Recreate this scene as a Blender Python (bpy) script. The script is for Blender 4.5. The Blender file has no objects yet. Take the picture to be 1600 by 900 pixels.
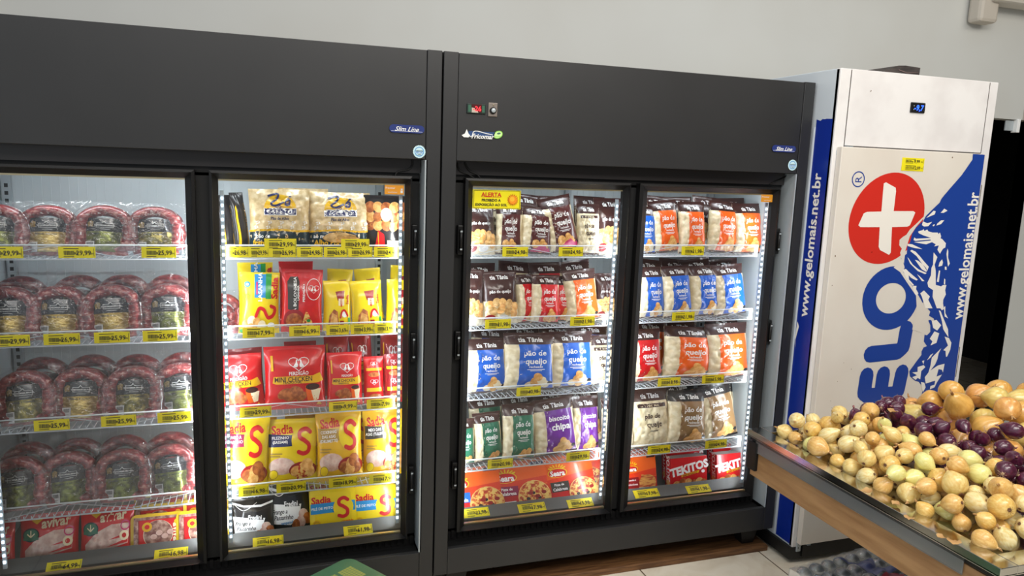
import bpy, bmesh, math, random
import numpy as np
from mathutils import Vector, Matrix, noise, geometry
sc = bpy.context.scene
R = math.radians
# ------------------------------------------------------------------ camera
CAM = np.array((-0.5930, -2.5913, 1.6691)); YAW, PITCH, ROLL, FPX = 0.32463, -0.16009, 0.03602, 1160.117
def basis():
    cy, sy, cp, sp, cr, sr = math.cos(YAW), math.sin(YAW), math.cos(PITCH), math.sin(PITCH), math.cos(ROLL), math.sin(ROLL)
    f = np.array([sy*cp, cy*cp, sp]); rt = np.array([cy, -sy, 0]); up = np.cross(rt, f)
    return cr*rt + sr*up, -sr*rt + cr*up, f
RT, UP, FW = basis()
cam = bpy.data.objects.new('camera', bpy.data.cameras.new('camera')); sc.collection.objects.link(cam)
cam.data.sensor_width = 36; cam.data.lens = FPX/1600*36; cam.data.clip_start = 0.05
cam.matrix_world = Matrix(((RT[0], UP[0], -FW[0], CAM[0]), (RT[1], UP[1], -FW[1], CAM[1]), (RT[2], UP[2], -FW[2], CAM[2]), (0, 0, 0, 1)))
sc.camera = cam
def ray(u, v): return FW + RT*(u-800)/FPX - UP*(v-450)/FPX
def at(u, v, Y): d = ray(u, v); return CAM + d*(Y-CAM[1])/d[1]
def onz(u, v, h): d = ray(u, v); return CAM + d*(h-CAM[2])/d[2]
def onX(u, v, X): d = ray(u, v); return CAM + d*(X-CAM[0])/d[0]
# ------------------------------------------------------------------ world, lights, exposure
w = bpy.data.worlds.new('store_air'); sc.world = w; w.use_nodes = True
bg = w.node_tree.nodes['Background']; bg.inputs[1].default_value = 1.0
_t = w.node_tree.nodes.new('ShaderNodeTexCoord'); _s = w.node_tree.nodes.new('ShaderNodeSeparateXYZ'); _r = w.node_tree.nodes.new('ShaderNodeMapRange'); _c = w.node_tree.nodes.new('ShaderNodeValToRGB')
w.node_tree.links.new(_t.outputs['Generated'], _s.inputs[0]); w.node_tree.links.new(_s.outputs['X'], _r.inputs[0]); _r.inputs[1].default_value = -1; _r.inputs[2].default_value = 1
w.node_tree.links.new(_r.outputs[0], _c.inputs[0]); w.node_tree.links.new(_c.outputs[0], bg.inputs[0])   # daylight comes from the shop front on the left
_c.color_ramp.elements[0].position = .28; _c.color_ramp.elements[0].color = (.66, .72, .78, 1); _c.color_ramp.elements[1].position = .72; _c.color_ramp.elements[1].color = (.09, .085, .08, 1)
sc.view_settings.view_transform = 'Standard'; sc.view_settings.look = 'None'
sc.view_settings.exposure = -0.14; sc.view_settings.gamma = 1; sc.view_settings.use_curve_mapping = False
def area(name, loc, target, sx, sy, power, col=(1, 1, 1)):
    l = bpy.data.lights.new(name, 'AREA'); l.shape = 'RECTANGLE'; l.size = sx; l.size_y = sy; l.energy = power; l.color = col
    o = bpy.data.objects.new(name, l); sc.collection.objects.link(o); o.location = loc
    o.rotation_euler = (Vector(target)-Vector(loc)).to_track_quat('-Z', 'Y').to_euler(); return o
area('overhead_light', (0.9, -2.7, 3.3), (1.5, -0.5, 0.8), 2.2, 0.6, 62, (1, .95, .88))
area('overhead_light', (-1.0, -3.4, 3.5), (-0.3, 0, 1.2), 3.0, 0.6, 34, (1, .97, .92))
area('overhead_light', (0.5, -.95, 3.4), (0.5, -.9, 0), 3.4, 0.3, 26, (1, .95, .88))  # added overhead light, set close in to brighten the floor tiles
area('overhead_light', (3.4, -1.6, 3.4), (2.6, 0.7, 1.8), 1.4, 0.5, 17, (1, .92, .8))

# ------------------------------------------------------------------ materials
def lin(c): return tuple(((x/255)/12.92 if x/255 <= .04045 else ((x/255+.055)/1.055)**2.4) for x in c)
MATS = {}
def mat(name, rgb, rough=.5, metal=0, coat=0, emit=0, spec=.5, rgb2=None, scale=20, lo=.4, hi=.6, stretch=None, bump=0, detail=3, tex='noise', trans=0, rgb3=None):
    if name in MATS: return MATS[name]
    m = bpy.data.materials.new(name); m.use_nodes = True; N = m.node_tree.nodes; L = m.node_tree.links
    b = N['Principled BSDF']; c = (*lin(rgb), 1)
    b.inputs['Base Color'].default_value = c; b.inputs['Roughness'].default_value = rough; b.inputs['Metallic'].default_value = metal
    b.inputs['Coat Weight'].default_value = coat; b.inputs['Coat Roughness'].default_value = .12; b.inputs['Specular IOR Level'].default_value = spec
    if emit: b.inputs['Emission Color'].default_value = c; b.inputs['Emission Strength'].default_value = emit
    if rgb2 or bump:
        tc = N.new('ShaderNodeTexCoord'); mp = N.new('ShaderNodeMapping'); L.new(tc.outputs['Object'], mp.inputs[0])
        if stretch: mp.inputs['Scale'].default_value = stretch
        if tex == 'noise':
            t = N.new('ShaderNodeTexNoise'); t.inputs['Detail'].default_value = detail; out = t.outputs['Fac']
        else:
            t = N.new('ShaderNodeTexVoronoi'); out = t.outputs['Distance']
        t.inputs['Scale'].default_value = scale; L.new(mp.outputs[0], t.inputs['Vector'])
        if rgb2:
            r = N.new('ShaderNodeValToRGB'); r.color_ramp.elements[0].position = lo; r.color_ramp.elements[1].position = hi
            r.color_ramp.elements[0].color = c; r.color_ramp.elements[1].color = (*lin(rgb2), 1)
            if rgb3:
                e = r.color_ramp.elements.new(min(.99, hi+(hi-lo)*.8+.02)); e.color = (*lin(rgb3), 1)
            L.new(out, r.inputs[0]); L.new(r.outputs[0], b.inputs['Base Color'])
        if bump:
            bp = N.new('ShaderNodeBump'); bp.inputs['Strength'].default_value = bump; bp.inputs['Distance'].default_value = .004
            L.new(out, bp.inputs['Height']); L.new(bp.outputs[0], b.inputs['Normal'])
    MATS[name] = m; return m
def film(name, alpha, rough, bump=0, scale=60, tint=(255, 255, 255), fres=1.45, diffuse=0):
    """thin clear plastic or glass: see-through with a surface reflection"""
    if name in MATS: return MATS[name]
    m = bpy.data.materials.new(name); m.use_nodes = True; N = m.node_tree.nodes; L = m.node_tree.links; N.remove(N['Principled BSDF'])
    out = N['Material Output']; tr = N.new('ShaderNodeBsdfTransparent'); tr.inputs[0].default_value = (*lin(tint), 1)
    gl = N.new('ShaderNodeBsdfGlossy'); gl.inputs['Roughness'].default_value = rough
    mx = N.new('ShaderNodeMixShader'); fr = N.new('ShaderNodeFresnel'); fr.inputs[0].default_value = fres
    if bump:
        tc = N.new('ShaderNodeTexCoord'); t = N.new('ShaderNodeTexNoise'); t.inputs['Scale'].default_value = scale; t.inputs['Distortion'].default_value = 1.2
        L.new(tc.outputs['Object'], t.inputs['Vector']); bp = N.new('ShaderNodeBump'); bp.inputs['Strength'].default_value = bump; bp.inputs['Distance'].default_value = .006
        L.new(t.outputs[0], bp.inputs['Height']); L.new(bp.outputs[0], gl.inputs['Normal'])
    ad = N.new('ShaderNodeMath'); ad.operation = 'ADD'; ad.inputs[1].default_value = alpha; L.new(fr.outputs[0], ad.inputs[0])
    L.new(ad.outputs[0], mx.inputs[0]); L.new(tr.outputs[0], mx.inputs[1])
    if diffuse:
        df = N.new('ShaderNodeBsdfDiffuse'); df.inputs[0].default_value = (.8, .84, .86, 1); m2 = N.new('ShaderNodeMixShader'); m2.inputs[0].default_value = diffuse
        L.new(gl.outputs[0], m2.inputs[1]); L.new(df.outputs[0], m2.inputs[2]); L.new(m2.outputs[0], mx.inputs[2])
    else: L.new(gl.outputs[0], mx.inputs[2])
    L.new(mx.outputs[0], out.inputs[0]); MATS[name] = m; return m

BLACK = mat('black_paint', (41, 41, 42), .42, spec=.5, rgb2=(38, 38, 39), scale=3, bump=.02)
BLACKS = mat('black_satin', (23, 22, 22), .38, spec=.3)
DARK = mat('dark_void', (10, 10, 11), .6)
GASKET = mat('black_rubber', (14, 14, 14), .7)
ALU = mat('grey_metal_lining', (176, 184, 188), .35, metal=.2)
LINER = mat('grey_white_liner', (206, 214, 216), .4, rgb2=(196, 205, 208), scale=2)
RAIL = film('milky_rail_plastic', .05, .25, tint=(250, 252, 255), diffuse=.75)
WIRE = mat('white_coated_wire', (225, 230, 232), .35)
GLASS = film('door_glass', .005, .02, fres=1.45)
LED = mat('led_bead', (225, 240, 255), emit=4.5)
LEDS = mat('led_bar', (190, 205, 215), .3)
CHROME = mat('mirror_steel', (200, 198, 192), .12, metal=1)
GOLD = mat('pale_gold_trim', (205, 190, 150), .3, metal=.7)
YEL = mat('tag_yellow', (240, 225, 20), .55); INK = mat('black_ink', (28, 26, 22), .6)
WHITE = mat('white_print', (240, 240, 238), .4)

# ------------------------------------------------------------------ mesh builder
class MB:
    def __init__(s): s.v = []; s.f = []; s.m = []; s.sm = []; s.mats = []
    def mi(s, m):
        if m not in s.mats: s.mats.append(m)
        return s.mats.index(m)
    def add(s, vs, fs, m, smooth=False):
        o = len(s.v); s.v += [tuple(map(float, p)) for p in vs]; k = s.mi(m)
        for f in fs: s.f.append([i+o for i in f]); s.m.append(k); s.sm.append(smooth)
        return s
    def box(s, x0, x1, y0, y1, z0, z1, m):
        vs = [(x, y, z) for z in (z0, z1) for y in (y0, y1) for x in (x0, x1)]
        return s.add(vs, [(0, 2, 3, 1), (4, 5, 7, 6), (0, 1, 5, 4), (2, 6, 7, 3), (0, 4, 6, 2), (1, 3, 7, 5)], m)
    def bbox(s, x0, x1, y0, y1, z0, z1, m, b=.004, seg=2):
        bm = bmesh.new(); bmesh.ops.create_cube(bm, size=1)
        for v in bm.verts: v.co = ((x0+x1)/2+v.co.x*(x1-x0), (y0+y1)/2+v.co.y*(y1-y0), (z0+z1)/2+v.co.z*(z1-z0))
        bmesh.ops.bevel(bm, geom=bm.edges[:], offset=b, segments=seg, profile=.5, affect='EDGES')
        bm.verts.index_update(); vs = [v.co[:] for v in bm.verts]; fs = [[v.index for v in f.verts] for f in bm.faces]; bm.free()
        return s.add(vs, fs, m)
    def tube(s, pts, r, m, n=6, cap=True, closed=False):
        P = [Vector(p) for p in pts]; k = len(P); vs = []; fs = []
        rr = r if isinstance(r, (list, tuple)) else [r]*k
        for i, p in enumerate(P):
            d = ((P[(i+1) % k]-P[i-1]) if closed else (P[min(i+1, k-1)]-P[max(i-1, 0)])).normalized()
            a = d.cross(Vector((0, 0, 1)) if abs(d.z) < .95 else Vector((0, 1, 0))).normalized(); b = d.cross(a)
            if i and (a.dot(pa) < 0): a = -a; b = -b
            pa = a
            for j in range(n):
                t = 2*math.pi*j/n; vs.append(p+(a*math.cos(t)+b*math.sin(t))*rr[i])
        for i in range(k if closed else k-1):
            i2 = (i+1) % k
            for j in range(n): fs.append((i*n+j, i*n+(j+1) % n, i2*n+(j+1) % n, i2*n+j))
        if cap and not closed: fs.append(tuple(range(n-1, -1, -1))); fs.append(tuple((k-1)*n+j for j in range(n)))
        return s.add(vs, fs, m, True)
    def lathe(s, prof, m, c=(0, 0, 0), n=16, M=None):
        vs = []; fs = []
        for (r, z) in prof:
            for j in range(n):
                t = 2*math.pi*j/n; p = Vector((r*math.cos(t), r*math.sin(t), z))
                if M: p = M @ p
                vs.append(p+Vector(c))
        k = len(prof)
        for i in range(k-1):
            for j in range(n): fs.append((i*n+j, i*n+(j+1) % n, (i+1)*n+(j+1) % n, (i+1)*n+j))
        fs.append(tuple(range(n-1, -1, -1))); fs.append(tuple((k-1)*n+j for j in range(n)))
        return s.add(vs, fs, m, True)
    def mesh(s, name):
        me = bpy.data.meshes.new(name); me.from_pydata(s.v, [], s.f)
        for m in s.mats: me.materials.append(m)
        me.polygons.foreach_set('material_index', s.m); me.polygons.foreach_set('use_smooth', s.sm); me.update(); return me
    def obj(s, name, parent=None, **kw): return link(name, s.mesh(name), parent, **kw)
def link(name, me, parent=None, loc=None, rot=None, **kw):
    o = bpy.data.objects.new(name, me); sc.collection.objects.link(o)
    if parent: o.parent = parent
    if loc is not None: o.location = loc
    if rot is not None: o.rotation_euler = rot
    for k, v in kw.items(): o[k] = v
    return o
def empty(name, loc, label, category, group=None, rot=None):
    o = link(name, None, loc=loc, rot=rot, label=label, category=category)
    if group: o['group'] = group
    return o
def copy_tree(o, parent=None):
    c = o.copy(); sc.collection.objects.link(c)
    if parent: c.parent = parent
    for ch in [x for x in KIDS.get(o.name, [])]: 
        copy_tree(ch, c)
    return c
KIDS = {}
def kids(o, *ch): KIDS.setdefault(o.name, []).extend(ch)

# text -> flat triangles, cap height about .73 of size
_T = {}
def text2d(t, bold=0.0, shear=0.0, spacing=1.0):
    k = (t, bold, shear, spacing)
    if k in _T: return _T[k]
    cu = bpy.data.curves.new('t', 'FONT'); cu.body = t; cu.offset = bold; cu.shear = shear; cu.resolution_u = 2; cu.space_character = spacing
    ob = bpy.data.objects.new('t', cu); me = bpy.data.meshes.new_from_object(ob)
    vs = [(v.co.x, v.co.y) for v in me.vertices]; fs = [tuple(p.vertices) for p in me.polygons]
    bpy.data.objects.remove(ob); bpy.data.curves.remove(cu); bpy.data.meshes.remove(me)
    if vs:
        xs = [p[0] for p in vs]; ys = [p[1] for p in vs]; cx = (min(xs)+max(xs))/2; hh = .73
        vs = [(x-cx, y-hh/2) for x, y in vs]; wd = max(xs)-min(xs)
    else: wd = 0
    _T[k] = (vs, fs, wd); return _T[k]

def subdiv_tris(vs, fs, L):
    vs = list(vs); out = []; st = [tuple(f) for f in fs]; mid = {}
    while st:
        a, b, c = st.pop(); e = [(a, b, c), (b, c, a), (c, a, b)]
        d = [math.dist(vs[x], vs[y]) for x, y, _ in e]; k = d.index(max(d))
        if d[k] <= L or len(out) > 6000: out.append((a, b, c)); continue
        x, y, z = e[k]; key = (min(x, y), max(x, y))
        if key not in mid: mid[key] = len(vs); vs.append(tuple((p+q)/2 for p, q in zip(vs[x], vs[y])))
        m_ = mid[key]; st += [(x, m_, z), (m_, y, z)]
    return vs, out
def poly2d(pts): 
    tr = geometry.tessellate_polygon([[Vector((p[0], p[1], 0)) for p in pts]]); return list(pts), [tuple(t) for t in tr]
def ell2d(cx, cy, rx, ry, rot=0, n=20, r0=0):
    ps = []
    for k in range(n):
        t = 2*math.pi*k/n; x, y = rx*math.cos(t), ry*math.sin(t); c, s = math.cos(rot), math.sin(rot); ps.append((cx+x*c-y*s, cy+x*s+y*c))
    return ps
def ring2d(cx, cy, rx, ry, w, n=28, a0=0, a1=360):
    vs = []; fs = []
    for k in range(n+1):
        t = R(a0+(a1-a0)*k/n)
        vs += [(cx+rx*math.cos(t), cy+ry*math.sin(t)), (cx+(rx-w)*math.cos(t), cy+(ry-w)*math.sin(t))]
    for k in range(n): fs += [(2*k, 2*k+1, 2*k+3), (2*k, 2*k+3, 2*k+2)]
    return vs, fs
def stroke2d(pts, w, rnd=True):
    """thick line through pts with round ends and joins, w full width (or a list); each piece a hair above the last"""
    ws = w if isinstance(w, (list, tuple)) else [w]*len(pts); vs = []; fs = []; l = 0
    for i in range(len(pts)-1):
        (x0, y0), (x1, y1) = pts[i][:2], pts[i+1][:2]; L = math.hypot(x1-x0, y1-y0) or 1e-9; nx, ny = -(y1-y0)/L, (x1-x0)/L; o = len(vs); l += 1.2e-5
        vs += [(x0+nx*ws[i]/2, y0+ny*ws[i]/2, l), (x0-nx*ws[i]/2, y0-ny*ws[i]/2, l), (x1-nx*ws[i+1]/2, y1-ny*ws[i+1]/2, l), (x1+nx*ws[i+1]/2, y1+ny*ws[i+1]/2, l)]
        fs += [(o, o+1, o+2), (o, o+2, o+3)]
    if rnd:
        for (x, y), q in zip([p[:2] for p in pts], ws):
            o = len(vs); l += 1.2e-5; e = [(a, b, l) for a, b in ell2d(x, y, q/2, q/2, 0, 12)]; vs += e; fs += [(o, o+i, o+i+1) for i in range(1, 11)]
    return vs, fs
def curve2d(ctrl, n=8):
    out = []; k = len(ctrl)
    for i in range(k-1):
        p0 = ctrl[max(i-1, 0)]; p1 = ctrl[i]; p2 = ctrl[i+1]; p3 = ctrl[min(i+2, k-1)]
        for j in range(n):
            t = j/n; out.append(tuple(.5*((2*b)+(-a+c)*t+(2*a-5*b+4*c-d)*t*t+(-a+3*b-3*c+d)*t**3) for a, b, c, d in zip(p0, p1, p2, p3)))
    out.append(tuple(ctrl[-1])); return out

def decorate(mb, items, w, h, surf, start=.0006, step=.00025, L=.012):
    """lay a list of flat printed shapes on a surface. u,v in 0..1; sizes: text height and strokes in units of w"""
    off = start
    for it in items:
        k, m = it[0], it[1]; X = lambda u: (u-.5)*w; Z = lambda v: v*h; sm = True
        if k == 'r': u0, v0, u1, v1 = it[2:6]; vs, fs = poly2d([(X(u0), Z(v0)), (X(u1), Z(v0)), (X(u1), Z(v1)), (X(u0), Z(v1))])
        elif k == 'p': vs, fs = poly2d([(X(u), Z(v)) for u, v in it[2]])
        elif k == 'e': vs, fs = poly2d(ell2d(X(it[2]), Z(it[3]), it[4]*w, it[5]*w, R(it[6]) if len(it) > 6 else 0))
        elif k == 'o': vs, fs = ring2d(X(it[2]), Z(it[3]), it[4]*w, it[5]*w, it[6]*w)
        elif k == 's': vs, fs = stroke2d([(X(u), Z(v)) for u, v in it[2]], it[3]*w)
        elif k == 'c': vs, fs = stroke2d(curve2d([(X(u), Z(v)) for u, v in it[2]]), it[3]*w)
        elif k == 't':
            _, _, s, u, v, hh, *r = it; rot = R(r[0]) if r else 0; bold = r[1] if len(r) > 1 else .02; shear = r[2] if len(r) > 2 else 0
            tv, tf, wd = text2d(s, bold, shear); q = hh*w/.73; c, sn = math.cos(rot)*q, math.sin(rot)*q
            vs = [(X(u)+x*c-y*sn, Z(v)+x*sn+y*c) for x, y in tv]; fs = tf
        if k != 't': vs, fs = subdiv_tris(vs, fs, L)
        mb.add([surf(p[0], p[1], off+(p[2] if len(p) > 2 else 0)) for p in vs], fs, m, True); off += step
    return mb

# ------------------------------------------------------------------ the room
FLOOR = None
def floor_mat():
    m = bpy.data.materials.new('beige_marbled_tile'); m.use_nodes = True; N = m.node_tree.nodes; L = m.node_tree.links; b = N['Principled BSDF']
    tc = N.new('ShaderNodeTexCoord'); mp = N.new('ShaderNodeMapping'); mp.inputs['Rotation'].default_value = (0, 0, R(0)); mp.inputs['Location'].default_value = (-.30, .46, 0); L.new(tc.outputs['Object'], mp.inputs[0])
    br = N.new('ShaderNodeTexBrick'); br.offset = 0; br.inputs['Scale'].default_value = 1; br.inputs['Brick Width'].default_value = .6; br.inputs['Row Height'].default_value = .6; br.inputs['Mortar Size'].default_value = .0035
    br.inputs['Mortar'].default_value = (*lin((120, 105, 85)), 1); L.new(mp.outputs[0], br.inputs['Vector'])
    n = N.new('ShaderNodeTexNoise'); n.inputs['Scale'].default_value = 5; n.inputs['Detail'].default_value = 8; n.inputs['Distortion'].default_value = 1.5; L.new(tc.outputs['Object'], n.inputs['Vector'])
    r = N.new('ShaderNodeValToRGB'); r.color_ramp.elements[0].position = .35; r.color_ramp.elements[1].position = .62
    r.color_ramp.elements[0].color = (*lin((228, 214, 190)), 1); r.color_ramp.elements[1].color = (*lin((244, 234, 214)), 1)
    L.new(n.outputs[0], r.inputs[0]); L.new(r.outputs[0], br.inputs['Color1']); L.new(r.outputs[0], br.inputs['Color2'])
    L.new(br.outputs['Color'], b.inputs['Base Color']); b.inputs['Roughness'].default_value = .22; return m
MB().box(-5, 6, -6, 3.2, -.05, 0, floor_mat()).obj('floor', kind='structure')
WALLM = mat('painted_wall', (200, 201, 197), .7, rgb2=(196, 196, 191), scale=1.2, bump=.03)
WY = .80; OX0, OX1, OZ = 2.45, 3.756, 2.064
mb = MB(); mb.box(-5, OX0, WY, WY+.09, 0, 4, WALLM); mb.box(OX0, OX1, WY, WY+.09, OZ, 4, WALLM); mb.box(OX1+.112, 6, WY, WY+.09, 0, 4, WALLM)
mb.obj('wall_back', kind='structure')
# right reveal of the opening, splayed
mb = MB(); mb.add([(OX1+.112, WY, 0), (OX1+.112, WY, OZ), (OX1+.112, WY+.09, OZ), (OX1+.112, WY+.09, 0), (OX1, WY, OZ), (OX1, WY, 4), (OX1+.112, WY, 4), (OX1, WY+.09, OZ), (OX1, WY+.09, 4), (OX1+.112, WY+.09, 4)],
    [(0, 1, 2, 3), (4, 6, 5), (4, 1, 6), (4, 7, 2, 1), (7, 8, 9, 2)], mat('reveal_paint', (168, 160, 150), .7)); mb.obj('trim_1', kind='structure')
DR = mat('unlit_room_dark', (30, 31, 34), .8)  # darkness of the unlit room put into the colour of walls and rack
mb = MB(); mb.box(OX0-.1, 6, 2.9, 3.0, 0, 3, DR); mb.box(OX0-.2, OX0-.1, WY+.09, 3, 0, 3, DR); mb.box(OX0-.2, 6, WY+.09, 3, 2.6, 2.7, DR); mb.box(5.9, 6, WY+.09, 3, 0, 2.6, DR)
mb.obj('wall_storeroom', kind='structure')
# ------------------------------------------------------------------ freezers
ZT, ZH, ZB, ZBB = 2.058, 1.688, .211, .107
DT, DB, GT, GB = 1.627, .247, 1.599, .258
FD = .70
SHZ = {0: (1.371, 1.084, .792, .486), 1: (1.371, 1.084, .792, .491), 2: (1.371, 1.086, .803, .505), 3: (1.374, 1.092, .805, .50)}
BAYS = [(-1.478, -.807, -1.446, -.839), (-.763, -.092, -.737, -.113), (.104, .775, .140, .756), (.814, 1.477, .864, 1.481-.02)]
LIPY = .140
def tagmesh(price, tilt=0):
    k = 'tag%s' % price
    if k in bpy.data.meshes: return bpy.data.meshes[k]
    W_, H_ = .128, .040; mb = MB(); mb.box(-W_/2, W_/2, -.0004, .0004, -H_/2, H_/2, YEL)
    it = [('r', INK, .14, .80, .55, .86), ('r', INK, .14, .10, .42, .155), ('t', INK, 'R$', .48, .42, .065, 0, .03), ('t', INK, price, .68, .47, .135, 0, .02), ('t', INK, 'UN', .90, .40, .05, 0, .02), ('r', INK, .958, .15, .968, .85)]
    x = .15; random.seed(3)
    while x < .42:
        wd = random.uniform(.006, .016); it.append(('r', INK, x, .28, x+wd, .66)); x += wd+random.uniform(.006, .013)
    decorate(mb, it, W_, H_, lambda x, z, o: (x, -.0004-o, z-H_/2), L=.2)
    me = mb.mesh(k); return me
TAGS = {
 (0, 0): [(-24, 36, '29,99', 392), (91, 149, '29,99', 392), (221, 275, '25,99', 391)],
 (0, 1): [(-12, 47, '29,99', 533), (68, 125, '26,99', 530), (147, 203, '25,99', 527), (223, 277, '25,99', 524)],
 (0, 2): [(53, 109, '25,99', 667), (158, 213, '25,99', 659), (246, 298, '25,99', 651)],
 (1, 0): [(345, 389, '26,98', 391), (388, 420, '29,99', 392), (420, 463, '26,99', 393), (464, 504, '24,98', 393), (506, 543, '26,98', 393), (544, 582, '26,99', 393), (584, 624, '24,98', 392), (413, 463, '29,99', 381), (533, 577, '29,99', 381)],
 (1, 1): [(379, 429, '17,99', 520), (452, 500, '16,99', 517), (510, 545, '13,69', 515), (548, 584, '13,99', 513), (585, 618, '13,99', 512)],
 (1, 2): [(375, 424, '29,99', 644), (514, 558, '9,99', 631), (573, 617, '7,98', 627)],
 (1, 3): [(373, 420, '16,98', 768), (432, 478, '20,99', 759), (514, 558, '18,99', 749), (577, 620, '17,98', 744)],
 (2, 0): [(785, 825, '24,98', 393), (873, 911, '24,98', 393)],
 (2, 1): [(758, 798, '21,98', 506), (891, 929, '21,98', 500)],
 (2, 2): [(807, 845, '40,98', 612)],
 (2, 3): [(762, 801, '20,98', 725), (885, 921, '29,98', 714)],
 (3, 0): [(1065, 1100, '21,98', 391)], (3, 1): [(1050, 1085, '21,98', 495)], (3, 2): [(1028, 1063, '18,98', 596), (1097, 1131, '15,98', 592)],
 (3, 3): [(1012, 1047, '24,98', 703), (1102, 1135, '24,98', 695)],
 (0, 4): [(72, 128, '64,99', 885), (241, 294, '16,98', 865)], (1, 4): [(395, 443, '16,98', 846), (537, 582, '61,98', 828)],
 (2, 4): [(724, 764, '22,98', 801), (810, 852, '17,98', 793), (887, 926, '15,98', 786)], (3, 4): [(991, 1029, '17,98', 771), (1073, 1109, '11,98', 764)],
}
def frame_ring(mb, x0, x1, z0, z1, prof, m):
    """prof: list of (inset, y); mitred frame"""
    vs = []; fs = []
    for ins, y in prof:
        vs += [(x0+ins, y, z0+ins), (x1-ins, y, z0+ins), (x1-ins, y, z1-ins), (x0+ins, y, z1-ins)]
    for i in range(len(prof)-1):
        for j in range(4): fs.append((4*i+j, 4*i+(j+1) % 4, 4*i+4+(j+1) % 4, 4*i+4+j))
    mb.add(vs, fs, m)
def sticker_badge(name, parent, c, wd, ht, rings, **kw): ...
def freezer(x0, x1, bays, label, hinge_left, ):
    F = empty('display_freezer', ((x0+x1)/2, 0, 0), label, 'freezer')
    ox = (x0+x1)/2
    P = lambda mb, n, **kw: mb.obj(n, F, loc=(-ox, 0, 0), **kw)
    pw = .052
    for sx in (x0, x1-pw):                                    # side posts and outer side panels
        mb = MB(); s0, s1 = sx, sx+pw
        mb.bbox(s0, s1, 0, .026, ZBB, ZT, BLACK, .002)
        if sx == x0: mb.box(s0, s0+.022, .026, FD, ZBB, ZT, BLACK); mb.box(s1-.004, s1, .026, .10, ZBB, ZH, BLACKS)
        else: mb.box(s1-.022, s1, .026, FD, ZBB, ZT, BLACK)
        P(mb, 'side_panel')
        if sx != x0: P(MB().box(s0-.0005, s0+.004, .002, .095, ZB+.003, ZH-.002, ALU).box(s0-.003, s0+.006, .0, .006, ZB+.003, ZH-.002, ALU), 'metal_edge_strip', label='pale grey aluminium strip beside the door')
    P(MB().bbox(x0+pw+.001, x1-pw-.001, .002, .03, ZH, ZT-.002, BLACK, .002).box(x0+.022, x1-.022, .03, FD, ZT-.02, ZT, BLACK).box(x0+pw, x1-pw, .03, .06, ZH, ZH+.02, DARK), 'header_panel')
    # face frame round the doors
    mb = MB(); a, b = x0+pw+.004, x1-pw-.004
    mb.box(a, b, .085, .11, GT+.01, ZH+.02, BLACKS); mb.box(a, b, .07, .085, DT+.012, ZH, mat('header_lip', (40, 37, 37), .3))
    mb.box(a, b, .085, .11, ZB-.06, GB-.008, BLACKS)
    (d0, d1, g0, g1), (e0, e1, h0, h1) = bays
    mb.box(g1+.004, h0-.004, .085, .11, GB-.02, GT+.02, DARK); mb.box(a, d0+.02, .085, .11, GB-.02, GT+.02, GASKET); mb.box(e1-.01, b, .085, .11, GB-.02, GT+.02, GASKET)
    P(mb, 'face_frame')
    mb = MB()
    for k in range(60): 
        x = a+(b-a)*(k+.5)/60; mb.box(x-.006, x+.006, .078, .085, ZB+.0, DB-.004, BLACKS)
    P(mb, 'vent_grille')
    P(MB().bbox(x0+pw+.001, x1-pw-.001, .0, .02, ZBB, ZB, BLACK, .0015).box(x0+pw, x1-pw, .02, .085, ZB-.03, ZB-.012, DARK), 'kick_panel')
    mb = MB().box(x0+.022, x1-.022, .02, FD, ZBB-.001, ZBB+.012, DARK); P(mb, 'underside_plate')
    for fx in (x0+.10, x1-.10):
        for fy in (.03, FD-.12):
            mb = MB(); t = .046; mb.add([(fx-t, fy, ZBB), (fx+t, fy, ZBB), (fx+t, fy+.07, ZBB), (fx-t, fy+.07, ZBB), (fx-t*.62, fy+.006, .031), (fx+t*.62, fy+.006, .031), (fx+t*.62, fy+.06, .031), (fx-t*.62, fy+.06, .031)],
                [(0, 1, 2, 3), (4, 7, 6, 5), (0, 4, 5, 1), (1, 5, 6, 2), (2, 6, 7, 3), (3, 7, 4, 0)], BLACKS); P(mb, 'foot')
    # interior
    mb = MB(); yb = .60; za, zb_ = .225, ZH-.01
    mb.box(x0+.022, x1-.022, yb, yb+.02, za, zb_, LINER); mb.box(x0+.022, x0+.05, .115, yb, za, zb_, LINER); mb.box(x1-.05, x1-.022, .115, yb, za, zb_, LINER)
    mb.box(x0+.05, x1-.05, .115, yb, zb_-.015, zb_, LINER); mb.box(x0+.05, x1-.05, .115, yb, za, za+.012, mat('grey_floor_liner', (120, 124, 122), .5))
    n = int((x1-x0-.1)/.03)
    for k in range(n): xx = x0+.06+k*.03; mb.box(xx, xx+.004, yb-.002, yb, za, zb_, LINER)
    P(mb, 'inner_liner')
    for xx in ((-1.50, -.80, -.145) if x0 < -1 else (.06, .715, 1.47)):
        mb = MB().box(xx, xx+.03, yb-.022, yb-.003, za+.02, zb_-.03, ALU)
        for k in range(46): z = za+.05+k*.028; mb.box(xx+.009, xx+.021, yb-.0225, yb-.0215, z, z+.014, DARK)
        P(mb, 'slotted_upright')
    FL.append((F, ox, bays, hinge_left)); return F
FL = []; LEDP = 2.3; TOPP = 0.9
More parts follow.
